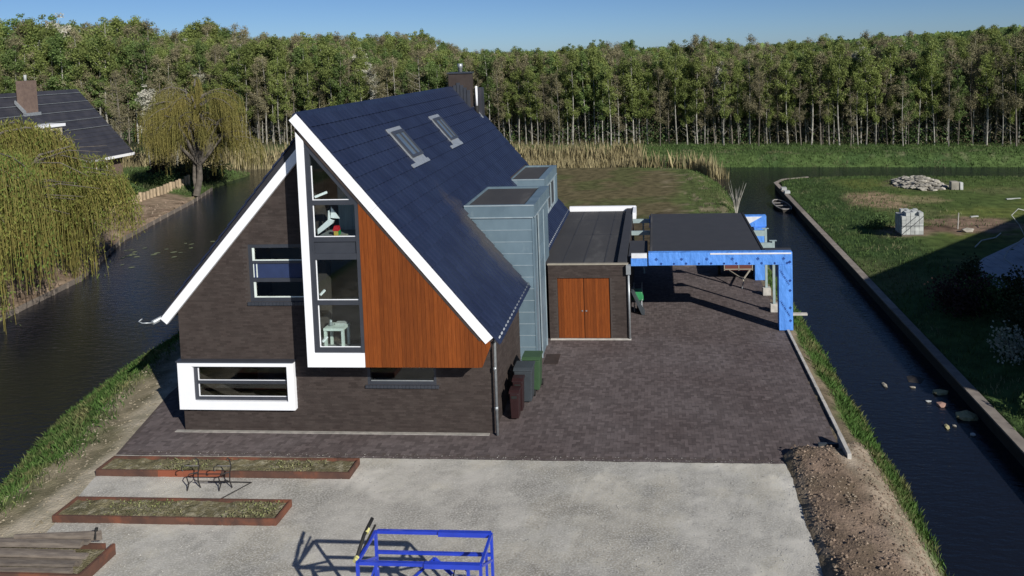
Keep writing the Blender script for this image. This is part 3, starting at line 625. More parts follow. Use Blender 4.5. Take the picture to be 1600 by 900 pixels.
# zinc tower / dormers
D1 = MB().prism([(7.35, 4.44), (9.83, 4.44), (9.83, 4.85), (9.70, 4.85), (9.70, 5.5), (9.83, 5.5), (9.83, 6.7), (9.05, 6.7), (9.05, 8.08), (7.35, 8.08)], -.1, 5.55, 'z').build('zinc_tower', 'zinc', H)
z = .0
while z < 5.35:
    z1_ = min(z + .405, 5.3)
    MB().box(9.02 if z < 3.0 else max(7.4, AX + (AZ - z1_) / SR - .5), 9.80, 4.40, 4.438, z + .012, z1_ - .006).build('panel', 'zinc', D1)
    if z > .1: MB().box(9.02 if z < 3.0 else max(7.4, AX + (AZ - z1_) / SR - .5), 9.80, 4.392, 4.437, z - .006, z + .012).build('seam', 'zincedge', D1)
    z += .405
MB().box(9.80, 9.86, 4.385, 4.86, .0, 5.3).build('corner_trim', 'zinc', D1)
for zz in np.arange(.3, 5.2, .62): MB().box(9.832, 9.85, 5.50, 6.72, zz, zz + .60).build('panel', 'zinc', D1)
MB().box(9.831, 9.865, 4.86, 4.9, 0, 5.2).build('seam', 'zincedge', D1); MB().box(9.831, 9.87, 5.46, 5.5, 0, 5.2).build('seam', 'zincedge', D1)
MB().box(9.831, 9.87, 6.66, 6.72, 0, 5.1).build('seam', 'zincedge', D1)
MB().box(9.71, 9.73, 4.9, 5.46, .15, 5.1).build('pane', 'anth', D1)
MB().box(9.05, 9.82, 6.7, 8.08, 3.0, 5.55).build('dormer_wall', 'zinc', D1)
def roofcap(x0, x1, y0, y1, zt, par, wdt=.34):
    c = MB().prism([(x0, y0), (x1, y0), (x1, y1), (x0, y1)], zt - .42, zt, 'z', [[(x0 + .05, y0 + .16), (x1 - wdt, y0 + .16), (x1 - wdt, y1 - .12), (x0 + .05, y1 - .12)]]).build('roof_edge', 'zinc', par)
    MB().box(x0 + .05, x1 - wdt, y0 + .16, y1 - .12, zt - .3, zt - .07).build('flat_roof', 'bitumen', par)
    MB().box(x0, x1 - .01, y0 - .012, y0 + .004, zt - .03, zt + .012).build('seam', 'zincedge', par)
    MB().box(x0 + .1, x1 - .05, y0 - .010, y0 + .004, zt - .44, zt - .40).build('seam', 'zincedge', par)
    MB().box(x1 - .002, x1 + .012, y0, y1, zt - .44, zt - .39).build('seam', 'zincedge', par)
roofcap(7.5, 9.90, 4.36, 8.12, 5.72, D1)
D2 = MB().box(7.3, 9.08, 12.05, 16.2, 2.9, 5.1).build('zinc_dormer', 'zinc', H)
roofcap(7.6, 9.15, 12.0, 16.27, 5.34, D2, .28)
MB().box(9.081, 9.125, 12.1, 13.0, 3.3, 4.93).build('panel', 'zinc', D2); MB().box(9.081, 9.16, 15.4, 16.2, 3.3, 4.93).build('panel', 'zinc', D2)
wd = MB(); wd.box(9.082, 9.14, 13.0, 13.1, 3.6, 4.93); wd.box(9.082, 9.14, 14.1, 14.2, 3.6, 4.93); wd.box(9.082, 9.14, 15.3, 15.4, 3.6, 4.93); wd.box(9.082, 9.14, 13.1, 15.3, 4.83, 4.93); wd.box(9.082, 9.14, 13.1, 15.3, 3.6, 3.75)
wd.build('window_frame', 'zincedge', D2); MB().box(9.083, 9.105, 13.1, 15.3, 3.75, 4.83).build('pane', 'anth', D2)
MB().box(7.7, 9.05, 11.96, 12.049, 4.72, 4.79).build('seam', 'zincedge', D2)
# skylights
def skylight(y0, y1, x0, x1, fl0, fl1):
    mt = Matrix.Translation((x0, 0, rz(x0) + .10)) @ Matrix.Rotation(ang, 4, 'Y'); L_ = (x1 - x0) / math.cos(ang)
    b = MB().prism([(0, y0), (L_, y0), (L_, y1), (0, y1)], .0, .09, 'z', [[(.12, y0 + .12), (L_ - .1, y0 + .12), (L_ - .1, y1 - .12), (.12, y1 - .12)]])
    o = b.build('skylight', 'anth', rb); o.matrix_local = mt
    MB().box(.12, L_ - .1, y0 + .12, y1 - .12, .05, .06).build('pane', 'glass', o) if False else None
    p = MB().box(.12, L_ - .1, y0 + .12, y1 - .12, .05, .06).build('skylight_glass', 'curtain', rb); p.matrix_local = mt
    p.data.materials.clear(); p.data.materials.append(M['skyglass'])
    q = MB().box(.1, L_ - .08, (y0 + y1) / 2 + .02, (y0 + y1) / 2 + .07, .055, .10).build('skylight_bar', 'anth', rb); q.matrix_local = mt
    f = MB().box(-.16, .0, y0 - .12, y1 + .12, .0, .03); f.box(L_, L_ + .18, y0 - .02, y1 + .02, .0, .03); f.box(L_ + .18, L_ + .32, fl0, fl1, .0, .028)
    f.box(0, L_, y0 - .08, y0, 0, .03); f.box(0, L_, y1, y1 + .08, 0, .03)
    f = f.build('skylight_flashing', 'galv', rb); f.matrix_local = mt
mg = mat('skylight_glass', (.10, .13, .15), None, 2, .04, spec=1.0, coat=1.0); M['skyglass'] = mg
skylight(3.75, 4.85, 5.26, 5.98, 3.25, 5.05); skylight(8.65, 9.70, 5.24, 5.96, 8.15, 9.8)
# chimney, flue, vent on the roof
ch = MB().box(4.2, 5.22, 15.2, 15.95, 7.9, 9.98).build('chimney', 'brick', rb)
MB().box(4.15, 5.27, 15.15, 16.0, 9.982, 10.05).build('chimney_cap', 'anth', H)
fl = MB()
for k in range(5): fl.box(4.42 + k * .16, 4.60 + k * .16, 15.16, 15.2, 8.9 - k * .17, 9.55 - abs(k - 1) * .12)
fl.build('stepped_flashing', 'anth', H)
MB().tube([(4.71, 15.55, 10.05), (4.71, 15.55, 10.25), (4.71, 15.55, 10.26), (4.71, 15.55, 10.46)], [.10, .10, .12, .12], 10).build('flue', 'galv', H, True)
MB().box(5.26, 5.62, 15.9, 16.5, 7.6, 9.25).build('rear_stack', 'oldtile', H)
MB().tube([(5.42, 15.7, 8.35), (5.42, 15.7, 9.35)], .055, 8).build('vent_pipe', 'white', H, True)
MB().tube([(5.42, 15.7, 7.9), (5.42, 15.7, 8.4)], .09, 8).build('vent_boot', 'rubber', H, True)
o = MB().box(0, .72, -.06, .06, .0, .05).build('vent_flashing', 'galv', rb); o.matrix_local = Matrix.Translation((5.2, 15.85, rz(5.2) + .05)) @ Matrix.Rotation(ang, 4, 'Y')

# ------------------------------------------------------------------ GARAGE
G = thing('garage', 'flat roofed dark brick garage with cedar double doors beside the house', 'garage', (0, 0, 0))
gw = MB().prism([(9.87, -.3), (12.85, -.3), (12.85, 2.84), (9.87, 2.84)], 7.3, 7.6, 'y', [[(10.2, -.02), (12.19, -.02), (12.19, 2.36), (10.2, 2.36)]]).build('front_wall', 'mortar', G)
bg_ = bricks(9.87, 12.85, .02, 2.83, lambda u, z, a, b: not (b > 10.2 and a < 12.19 and z < 2.36))
add('bricks', brick_mesh(bg_, lambda u, z, d: np.stack([u, 7.3 - d, z], -1)), 'brick', gw)['kind'] = 'stuff'
MB().box(12.6, 12.85, 7.603, 17.5, -.3, 2.6).build('side_wall', 'brick', G); MB().box(9.87, 12.59, 17.25, 17.5, -.3, 2.6).build('rear_wall', 'brick', G)
MB().box(9.5, 12.5, 7.7, 17.4, 2.45, 2.78).build('flat_roof', 'bitumen', G)
se = MB()
for xx in (10.35, 11.15, 11.95): se.box(xx, xx + .05, 7.7, 17.3, 2.775, 2.79)
se.box(9.7, 12.5, 12.3, 12.36, 2.775, 2.79); se.box(9.7, 12.5, 15.3, 15.36, 2.775, 2.79)
se.build('roof_seams', 'bitnew', G)
MB().box(9.85, 12.9, 7.27, 7.42, 2.842, 2.885).build('coping', 'capst', G)
MB().box(12.50, 12.83, 7.45, 17.35, 2.60, 2.93).build('parapet', 'bitnew', G)
MB().box(9.6, 12.95, 17.4, 17.6, 2.55, 3.02).build('rear_fascia', 'white', G)
MB().box(12.84, 12.99, 15.9, 17.55, 2.55, 3.0).build('side_fascia', 'white', G)
for k in range(2):
    xa = 10.2 + k * .997; dl = MB().box(xa + .01, xa + .985, 7.37, 7.41, .02, 2.35).build('door', 'darkbrown', G)
    for q in range(9): MB().box(xa + .012 + q * .1083, xa + .012 + q * .1083 + .104, 7.345 - random.uniform(0, .004), 7.37, .022, 2.348).build('plank', 'cedar', dl)
    MB().box((11.10, 11.25)[k], (11.15, 11.31)[k], 7.32, 7.345, 1.05, 1.09).build('handle', 'galv', dl)
MB().tube([(12.9, 7.24, 2.55), (12.9, 7.24, .02)], .04, 8).build('downpipe', 'galv', G, True); MB().box(12.82, 12.99, 7.15, 7.32, 2.5, 2.85).build('rain_hopper', 'galv', G)
MB().box(9.9, 12.95, 7.17, 7.285, -.01, .03).build('footing_strip', 'conc', G)

# ------------------------------------------------------------------ CARPORT
K = thing('carport', 'open carport with black flat roof and blue wrapped portal beams', 'carport', (0, 0, 0))
MB().box(13.65, 19.08, 8.14, 8.44, 2.56, 3.05).build('front_beam', 'blue', K, bevel=.01)
MB().box(18.56, 19.08, 8.13, 8.50, .02, 2.557).build('front_column', 'blue', K, bevel=.01)
MB().box(16.0, 19.04, 8.125, 8.139, 2.975, 3.03).build('batten', 'wrapwhite', K)
MB().box(13.70, 18.0, 8.45, 15.4, 2.62, 3.03).build('roof_deck', 'bitnew', K)
MB().box(13.72, 13.80, 8.46, 15.39, 3.032, 3.05).build('edge_trim', 'bitumen', K)
MB().box(18.003, 18.09, 8.45, 15.4, 2.7, 3.055).build('edge_trim', 'rubber', K)
MB().box(18.1, 19.1, 8.45, 8.75, 2.95, 3.06).build('beam_cap', 'bitnew', K)
MB().box(13.65, 19.1, 15.0, 15.35, 2.45, 2.97).build('rear_beam', 'blue', K, bevel=.01)
MB().prism([(18.12, 2.5), (18.9, 2.93), (18.12, 2.93)], 14.985, 14.998, 'y').build('white_patch', 'wrapwhite', K)
MB().box(18.5, 19.05, 14.68, 15.35, .0, 2.447).build('rear_column', 'blue', K, bevel=.01)
for yy in (10.35, 12.52):
    MB().box(18.66, 18.76, yy - .05, yy + .05, .34, 2.93).build('post', 'greensteel', K)
    MB().prism([(18.54, yy - .14), (18.88, yy - .14), (18.88, yy + .14), (18.54, yy + .14)], .0, .335, 'z').build('footing', 'conc', K, bevel=.02)
    MB().box(18.09, 18.658, yy - .05, yy + .05, 2.62, 2.86).build('bracket_beam', 'greensteel', K)
    MB().box(18.55, 18.84, yy - .06, yy + .06, 2.935, 2.955).build('post_cap', 'greensteel', K)
for yy in (13.0, 15.45): MB().box(12.86, 13.69, yy - .06, yy + .06, 2.60, 2.78).build('bracket_beam', 'greensteel', K)
MB().box(12.87, 13.60, 8.3, 10.9, 2.6, 2.86).build('link_roof', 'bitnew', K)
MB().box(12.98, 13.60, 8.1, 8.29, 2.56, 2.86).build('link_fascia', 'blue', K); MB().box(13.0, 13.595, 8.09, 8.2, 2.865, 3.04).build('link_fascia', 'wrapwhite', K)
MB().box(13.30, 13.38, 15.9, 15.98, 0, 2.5).build('post', 'greensteel', K)
# printed marks on the wrap
def mark(p, r=.055, y=8.136):
    b = MB(); x_, z_ = p
    for a in range(4):
        a0 = a * math.pi / 2; b.bar((x_ + r * math.cos(a0), y, z_ + r * math.sin(a0)), (x_ + r * math.cos(a0 + 1.57), y, z_ + r * math.sin(a0 + 1.57)), .004, .02)
    b.bar((x_ - r * .3, y, z_ - r * .25), (x_ + r * .35, y, z_ + r * .2), .004, .03); b.bar((x_ - r * .3, y, z_ + r * .25), (x_ + r * .2, y, z_ - r * .2), .004, .02)
    return b.build('printed_mark', 'navyink', K)
for i in range(6): mark((13.95 + i * .96, 2.80)); mark((14.13 + i * .95, 2.63), .045); mark((14.62 + i * .95, 2.625), .04) if i < 5 else None
for z_ in (2.72, 2.0, 1.62, .95, .45): mark((18.98, z_ - .05), .05, 8.126)
def lettering(x_, z_, n_=10):
    b = MB(); rr = random.Random(3)
    for k in range(n_):
        cx = x_ + k * .036; cz = z_ - k * .062
        b.bar((cx - .03, 8.124, cz - .02), (cx + .03, 8.124, cz + .035), .003, .016)
        if k % 3: b.bar((cx + .02, 8.124, cz - .025), (cx - .02, 8.124, cz + .03), .003, .014)
        if k % 2: b.bar((cx - .03, 8.124, cz + .02), (cx + .01, 8.124, cz + .045), .003, .012)
    b.build('printed_lettering', 'navyink', K)
lettering(18.62, 2.35); lettering(18.62, 1.15)

# ------------------------------------------------------------------ small things round the buildings
def bin_(x, y, w, d, h, m, label, cat='bin', wheels=True, nm='wheelie_bin'):
    t = thing(nm, label, cat, (x, y, 0))
    b = MB(); a = .86; v = []
    for s_, z_ in ((a, .06), (1, h - .06)):
        v += [(-w / 2 * s_, -d / 2 * s_, z_), (w / 2 * s_, -d / 2 * s_, z_), (w / 2 * s_, d / 2 * s_, z_), (-w / 2 * s_, d / 2 * s_, z_)]
    b.raw(v, [(0, 3, 2, 1), (4, 5, 6, 7), (0, 1, 5, 4), (1, 2, 6, 5), (2, 3, 7, 6), (3, 0, 4, 7)]).build('body', m, t, bevel=.02)
    MB().prism([(-d / 2 - .02, h - .05), (d / 2 + .04, h - .05), (d / 2 + .02, h + .02), (-d / 2 + .08, h + .03), (-d / 2 - .02, h - .02)], -w / 2 - .02, w / 2 + .02, 'x').build('lid', m, t, bevel=.008)
    if wheels:
        for sx in (-1, 1): MB().tube([(sx * (w / 2 - .06), d / 2 - .02, .1), (sx * (w / 2 - .0), d / 2 - .02, .1)], .1, 12).build('wheel', 'rubber', t)
        MB().tube([(-w / 2 + .05, d / 2 + .07, h - .03), (w / 2 - .05, d / 2 + .07, h - .03)], .015, 6).build('handle', m, t)
    else: MB().box(-w * .3, w * .3, -d / 2 - .012, -d / 2 + .01, h - .2, h - .12).build('recess', 'rubber', t)
bin_(9.70, .93, .27, .36, .88, 'maroon', 'narrow dark maroon bin nearest the grey downpipe', 'bin', False, 'narrow_bin')
bin_(9.72, 1.42, .30, .36, 1.02, 'maroon', 'narrow dark maroon bin just in front of the grey wheelie bin', 'bin', False, 'narrow_bin')
bin_(9.78, 2.15, .55, .62, 1.10, 'grybin', 'dark grey wheelie bin beside the house wall, in front of the green one')
bin_(9.90, 2.98, .56, .62, 1.10, 'grnbin', 'green wheelie bin against the foot of the blue zinc tower')
# wheelbarrow and leaning board by garage wall
wb = thing('wheelbarrow', 'green wheelbarrow standing upright against the garage side wall under the carport', 'wheelbarrow', (13.1, 10.7, 0))
MB().prism([(-.2, .45), (.28, .45), (.22, .80), (-.15, .80)], -.3, .25, 'y').build('tray', 'greenpaint', wb, bevel=.03)
for s_ in (-1, 1):
    MB().tube([(.05 + s_ * .17, -.35, .05), (.05 + s_ * .17, -.3, .5), (.05 + s_ * .17, .1, 1.1)], .016, 6).build('handle', 'galv', wb); MB().tube([(.05 + s_ * .13, -.3, .45), (.05 + s_ * .15, -.42, .02)], .015, 6).build('leg', 'galv', wb)
MB().tube([(.0, -.2, .2), (.08, -.2, .2)], .18, 14).build('wheel', 'rubber', wb)
o = MB().prism([(12.88, 1.0), (12.95, 1.0), (13.42, .02), (13.30, .02)], 9.9, 10.5, 'y').build('leaning_board', 'grybin'); tag(o, 'dark board leaning on the garage wall beside the green wheelbarrow', 'board')
# flatbed trailer under carport
tr = thing('trailer', 'small trailer with red brown side panels and pale frame parked under the carport', 'trailer', (17.75, 14.6, 0))
MB().box(-.66, .62, 0, 2.3, .50, .56).build('bed', 'trailerred', tr)
for xa, xb in ((-.62, -.02), (.04, .58)): MB().box(xa, xb, -.01, .015, .58, .92).build('front_panel', 'trailerred', tr)
f = MB()
for xx in (-.66, 0, .62): f.box(xx - .02, xx + .02, -.03, .02, .5, .96)
f.box(-.66, .62, -.03, .02, .92, .96); f.box(-.66, .62, -.03, .02, .54, .58); f.box(-.66, -.62, 0.03, 2.3, .9, .95); f.box(.58, .62, .03, 2.3, .9, .95); f.build('frame', 'capst', tr)
for sx in (-.64, .60): MB().box(sx - .01, sx + .01, .03, 2.3, .58, .9).build('side_panel', 'trailerred', tr)
MB().box(-.62, .58, 2.28, 2.3, .58, .9).build('tailboard', 'trailerred', tr)
d = MB(); d.bar((-.45, 0, .5), (.05, -1.15, .42), .05); d.bar((.5, 0, .5), (.08, -1.15, .42), .05); d.bar((.06, -1.1, .42), (.06, -1.35, .42), .06); d.build('drawbar', 'capst', tr)
MB().bar((.12, -1.1, .42), (.0, -1.2, .02), .04).build('leg', 'galv', tr)
for sx in (-1, 1):
    MB().tube([(sx * .80 - .08, 1.2, .28), (sx * .80 + .04, 1.2, .28)], .28, 16).build('wheel', 'rubber', tr); MB().box(sx * .8 - .12, sx * .8 + .08, .85, 1.55, .58, .61).build('mudguard', 'galv', tr)
o = MB().box(19.15, 19.95, 9.85, 10.0, .0, .08).build('offcut_beam', 'conc'); tag(o, 'short pale beam sticking out beside the blue carport column', 'beam')

# ------------------------------------------------------------------ planters
def planter(x0, x1, y0, y1, h, label, slant=0):
    t = thing('planter', label, 'planter', (x0, y0, 0)); X1 = x1 - x0; Y1 = y1 - y0; th = .045
    def par(xa, xb, ya, yb, m):
        s0 = slant * ya / Y1; s1 = slant * yb / Y1
        return MB().prism([(xa + s0, ya), (xb + s0, ya), (xb + s1, yb), (xa + s1, yb)], 0 if m != 'bedsoil' else .02, h if m != 'bedsoil' else h - .05, 'z')
    n_ = 4; w_ = X1 / n_
    for k in range(n_): par(k * w_ + (.002 if k else 0), (k + 1) * w_ - .002, 0, th, 'c').build('front_board', 'cortenred' if (k == 1 and Y1 < .8 and x0 < -.6) else 'corten', t)
    par(0, X1, Y1 - th, Y1, 'c').build('back_board', 'corten', t); par(0, th, th + .002, Y1 - th - .002, 'c').build('end_board', 'corten', t); par(X1 - th, X1, th + .002, Y1 - th - .002, 'c').build('end_board', 'corten', t)
    gx_ = np.linspace(th, X1 - th, 120); gy_ = np.linspace(th, Y1 - th, 18); A, B = np.meshgrid(gx_, gy_, indexing='ij')
    zz = h - .06 + (vn(A + x0, B + y0, 4) - .5) * .09; I = np.arange(A.size).reshape(A.shape); FF = np.stack([I[:-1, :-1], I[1:, :-1], I[1:, 1:], I[:-1, 1:]], -1).reshape(-1, 4)
    m_ = mesh_np('soil', np.stack([A + slant * B / Y1, B, zz], -1).reshape(-1, 3), FF); m_.polygons.foreach_set('use_smooth', [True] * len(m_.polygons)); add('soil', m_, 'bedsoil', t)
    n_ = int(X1 * 260); P = np.stack([rng.uniform(.1, X1 - .1, n_), rng.uniform(.08, Y1 - .08, n_), np.full(n_, h - .03)], -1)
    dens = vn(P[:, 0] + x0, P[:, 1] * .5 + y0, .9, 3); P = P[dens > rng.uniform(.35, .7, n_)]; P[:, 0] += slant * P[:, 1] / Y1
    P[:, 2] += rng.uniform(0, .04, len(P)); gq = add('weeds', quads('weeds', leaves(P, .055), 'weed'), None, t); gq['kind'] = 'stuff'
    return t
M['weed'] = mat('sparse_weeds', (.15, .17, .06), (.20, .19, .10), 2, .8, island=.4, trans=.1)
p1 = planter(-.90, 5.98, -2.50, -1.78, .17, 'longest corten steel planter beside the dark paving, weeds growing in it', 0)
p2 = planter(-.46, 5.04, -4.50, -3.70, .17, 'middle corten steel planter in front of the black bench frame', 0)
for t, a in ((p1, .0), (p2, .0)): t.rotation_euler = (0, 0, R_(.4))
# third planter, full of timber
p3 = thing('planter', 'corten steel planter at the lower left corner, filled with old timber', 'planter', (-2.6, -6.62, 0))
for a in ((0, 4.52, 0, .05), (0, 4.3, 1.0, 1.05)): MB().box(a[0], a[1], a[2], a[3], 0, .25).build('side_board', 'corten', p3)
MB().box(4.46, 4.52, .052, 1.05, 0, .25).build('end_board', 'corten', p3); MB().box(.02, 4.45, .06, .99, 0, .14).build('soil', 'bedsoil', p3)
rr = random.Random(5)
for k in range(7):
    y_ = -6.50 + k * .14; zt_ = .18 + .07 * (k % 2) + .02 * k; x1_ = 1.62 + rr.uniform(-.3, .15) - .02 * k
    o = MB().bar((-2.6, y_, zt_), (x1_, y_ + rr.uniform(-.03, .06), zt_ + rr.uniform(-.02, .04)), .12, rr.choice((.06, .09, .11))).build('timber_beam', 'oldwood')
    tag(o, ['front edge beam', 'second beam from the front', 'third beam from the front', 'middle beam', 'fifth beam from the front', 'sixth beam from the front', 'rearmost beam'][k] + ' of the weathered timbers lying in the lower left planter', 'beam', 'old timbers lying in the corner planter')
o = MB().bar((-.4, -5.62, .33), (1.55, -5.50, .38), .05, .2).build('gnarled_plank', 'oldwood'); tag(o, 'upturned gnarled plank along the far edge of the corner planter', 'plank')
MB().tube([(1.42, -5.52, .3), (1.45, -5.5, .55)], .035, 6).build('branch_stub', 'rubber', o)
# bench frame
bn = thing('bench_frame', 'black iron bench frame without slats between two corten planters', 'bench', (0, 0, 0))
def bench_end(px_, py_):
    def P(a, z, t=.0): return (px_ - a * .50 + t, py_ - a * .30, z)      # a: forward distance
    b = MB(); r = .015
    b.tube([P(-.10, .0), P(-.02, .18), P(-.04, .40), P(-.10, .58), P(-.06, .74), P(.02, .80), P(.05, .76)], r, 6)
    b.tube([P(.42, .0), P(.34, .16), P(.40, .34), P(.30, .42), P(.0, .42), P(-.04, .40)], r, 6)
    b.tube([P(-.08, .58), P(.2, .62), P(.42, .66), P(.56, .64), P(.58, .56), P(.52, .54)], r, 6)
    b.tube([P(-.02, .18), P(.16, .26), P(.34, .16)], r * .7, 5)
    return b.build('end_frame', 'iron', bn)
bench_end(2.22, -2.98); bench_end(3.05, -2.96)
MB().tube([(2.15, -3.02, .40), (2.98, -3.0, .40)], .012, 6).build('cross_rod', 'iron', bn); MB().tube([(2.2, -3.0, .2), (3.03, -2.98, .2)], .012, 6).build('cross_rod', 'iron', bn)
o = MB().tube([(2.35, -2.72, .03), (3.5, -2.72, .03), (3.12, -3.45, .03)], .014, 6).build('bent_rod', 'iron'); tag(o, 'thin bent iron rod lying on the gravel right of the bench frame', 'rod')

# ------------------------------------------------------------------ blue frame
bf_ = thing('blue_steel_frame', 'blue steel transport frame standing on the gravel at the lower edge', 'frame', (8.67, -7.62, 0))
X1, Y0 = 2.18, -.88; HT = 2.0; s_ = .05
def fb_(p, q, w=s_, name='rail', m='bluesteel'): return MB().bar(p, q, w).build(name, m, bf_)
for x_ in (0, X1):
    for y_ in (0, Y0): fb_((x_, y_, 0), (x_, y_, HT), name='post')
    fb_((x_, 0, HT), (x_, Y0, HT)); fb_((x_, 0, .5), (x_, Y0, .5)); fb_((x_, 0, 1.5), (x_, Y0, HT - .02), .04, 'brace')
for y_ in (0, Y0): fb_((.03, y_, HT), (X1 - .03, y_, HT), .06); fb_((.03, y_, .5), (X1 - .03, y_, .5))
fb_((.03, 0, 1.60), (X1 - .03, 0, 1.60)); fb_((X1 * .55, -.02, HT), (X1, -.02, HT), .085); fb_((X1 * .55, Y0 - .02, HT), (X1, Y0 - .02, HT), .085)
fb_((.33, Y0, .5), (.33, Y0, HT), name='post'); fb_((X1 - .22, Y0, .5), (X1 - .22, Y0, HT), name='post')
fb_((.03, Y0, 1.2), (.33, Y0, HT - .03), .035, 'brace'); fb_((0, 0, 1.3), (.35, Y0, 1.9), .035, 'brace'); fb_((0, 0, .5), (X1 * .5, 0, 1.5), .05, 'brace'); fb_((X1, 0, .5), (X1 * .5, 0, 1.5), .05, 'brace')
MB().bar((-.05, Y0 + .1, 1.95), (.0, 0, 2.12), .03).build('strut', 'bluesteel', bf_)
MB().tube([(-.04, Y0 + .05, 2.02), (-.08, -.35, 2.15), (-.03, -.05, 2.28)], .035, 8).build('hydraulic_strut', 'rubber', bf_, True)
MB().tube([(-.05, Y0 + .02, 2.0), (-.045, Y0 + .1, 2.03)], .045, 8).build('label_ring', 'yellow', bf_); MB().tube([(-.06, -.3, 2.16), (-.05, -.22, 2.19)], .042, 8).build('label_ring', 'yellow', bf_)
MB().box(.45, .85, -.55, -.4, .6, 1.35).build('panel', 'bluesteel', bf_); MB().box(.1, 1.5, -.6, -.5, .5, 1.15).build('panel', 'anth', bf_)
MB().box(1.5, 1.95, -.62, -.3, 1.0, 1.42).build('equipment_box', 'galv', bf_)
MB().tube([(1.55, -.45, 1.42), (1.6, -.45, 1.62), (1.75, -.45, 1.66), (1.85, -.45, 1.55), (1.88, -.45, 1.42)], .012, 5).build('cable', 'rubber', bf_)
fb_((X1 - .06, -.2, .6), (X1 - .06, -.2, 1.85), .04, 'post'); bf_.children[-1].data.materials[0] = M['rubber']

# ------------------------------------------------------------------ banks, timber walls
rv = thing('timber_bank_wall', 'long timber canal wall with grey capping boards along the right bank', 'retaining wall', (24.0, 0, 0))
k = -12.0
while k < 44:
    MB().box(-.17, .17, k, k + 3.97, -.50, -.44).build('capping_board', 'capwood', rv); k += 4.0
MB().box(-.06, .06, -12, 44, -2.0, -.505).build('sheet_piling', 'sheet', rv)
b = MB().bar((.05, 44.0, -.47), (.9, 45.6, -.47), .3, .05); b.bar((.9, 45.6, -.47), (3.2, 46.6, -.47), .25, .05); b.build('capping_board', 'capwood', rv)
for y_ in (38.7, 40.2): MB().box(-.1, .3, y_, y_ + .5, -.435, -.25).build('white_block', 'block', rv)
lv = thing('timber_revetment', 'low dark timber revetment with soil behind along the left bank', 'retaining wall', (0, 0, 0))
lp = [(-16.4, 9), (-17.5, 16), (-17.9, 18.4), (-22.1, 27.7), (-23.8, 34.1), (-25.5, 41), (-27.6, 47.5)]
for a, b in zip(lp[:-1], lp[1:]): MB().bar((*a, -.88), (*b, -.88), .07, .3).build('board', 'oldwood', lv)
for a, b in zip(lp[:-1], lp[1:]):
    n_ = int(math.dist(a, b) / 1.2)
    for q in range(n_):
        t = q / n_; MB().tube([(a[0] + (b[0] - a[0]) * t + .07, a[1] + (b[1] - a[1]) * t, -1.4), (a[0] + (b[0] - a[0]) * t + .07, a[1] + (b[1] - a[1]) * t, -.7)], .05, 5).build('post', 'oldwood', lv)
fe = thing('stake_fence', 'row of short pale timber stakes on the left bank below the neighbouring house', 'fence', (0, 0, 0))
stk = MB().tube([(0, 0, -.3), (0, 0, .72)], .13, 7).mesh('stake')
for k in range(29):
    t = k / 28.0; x_ = -26.9 + (-29.7 + 26.9) * t; y_ = 30.6 + (47.2 - 30.6) * t
    o = add('stake', stk, 'stakes', fe, (x_ + random.uniform(-.03, .03), y_, -.3 + random.uniform(-.05, .05))); o.scale = (1, 1, random.uniform(.92, 1.08))
# floating stones and litter in right canal
FL = [(21.71, 5.6, .17, 'capst', 'small slim beige flake floating apart from the other stones, left in the canal', (.5, 1.5, .3)),
      (22.9, 6.2, .36, 'sheet', 'large dark lump just under water near the right canal wall', (1, 1.3, .25)),
      (22.6, 5.45, .08, 'capst', 'tiny pale piece beside the dark lump in the canal', (1.5, .7, .5)),
      (23.36, 5.05, .24, 'yelstone', 'pale yellowish flat stone in the canal, farther of the two big ones', (1.2, 1, .5)),
      (22.77, 4.38, .09, 'block', 'tiny white piece left of the pink stone', (1.3, .7, .5)),
      (23.1, 4.12, .16, 'pinkstone', 'pinkish stone in the middle of the stones in the canal', (1.1, 1.1, .6)),
      (23.56, 3.33, .33, 'yelstone', 'largest pale yellow rimmed stone nearest the canal wall', (1.3, 1, .5)),
      (22.72, 2.66, .13, 'yelstone', 'narrow yellowish stone near side of the stone group', (.8, 1.4, .5)),
      (22.96, 2.72, .07, 'stone', 'tiny grey pebble right of the narrow yellowish stone', (1, 1, .6)),
      (23.31, 2.18, .09, 'block', 'small white stone nearest the viewer in the canal', (1.1, 1, .7))]
for k, (x_, y_, r, m_, lb_, sq) in enumerate(FL):
    o = MB().rock((0, 0, 0), r, k, sq).build('stone', m_); o.location = (x_, y_, WZ + (.02 if m_ != 'sheet' else -.03)); tag(o, lb_, 'stone')
# lily pads
pad = MB().raw([(math.cos(a) * (1 if .3 < a or a == 0 else .3), math.sin(a), 0) for a in np.linspace(0, 6.0, 12)] + [(0, 0, 0)], [(i, i + 1, 12) for i in range(11)]).mesh('lily_pad')
for k in range(34):
    x_ = rng.uniform(-21, -15.5); y_ = 24.6 + rng.normal() * 1.4 + (x_ + 18) * .35
    if x_ < -17.9 - (y_ - 18.4) * .45 + .5: continue
    o = add('lily_pad', pad, 'lily', None, (x_, y_, WZ + .012)); r = rng.uniform(.08, .17); o.scale = (r * 1.3, r, 1); o.rotation_euler = (0, 0, rng.uniform(0, 6)); tag(o, 'small pale lily pad floating on the left canal', 'lily pad', 'lily pads on the left canal')
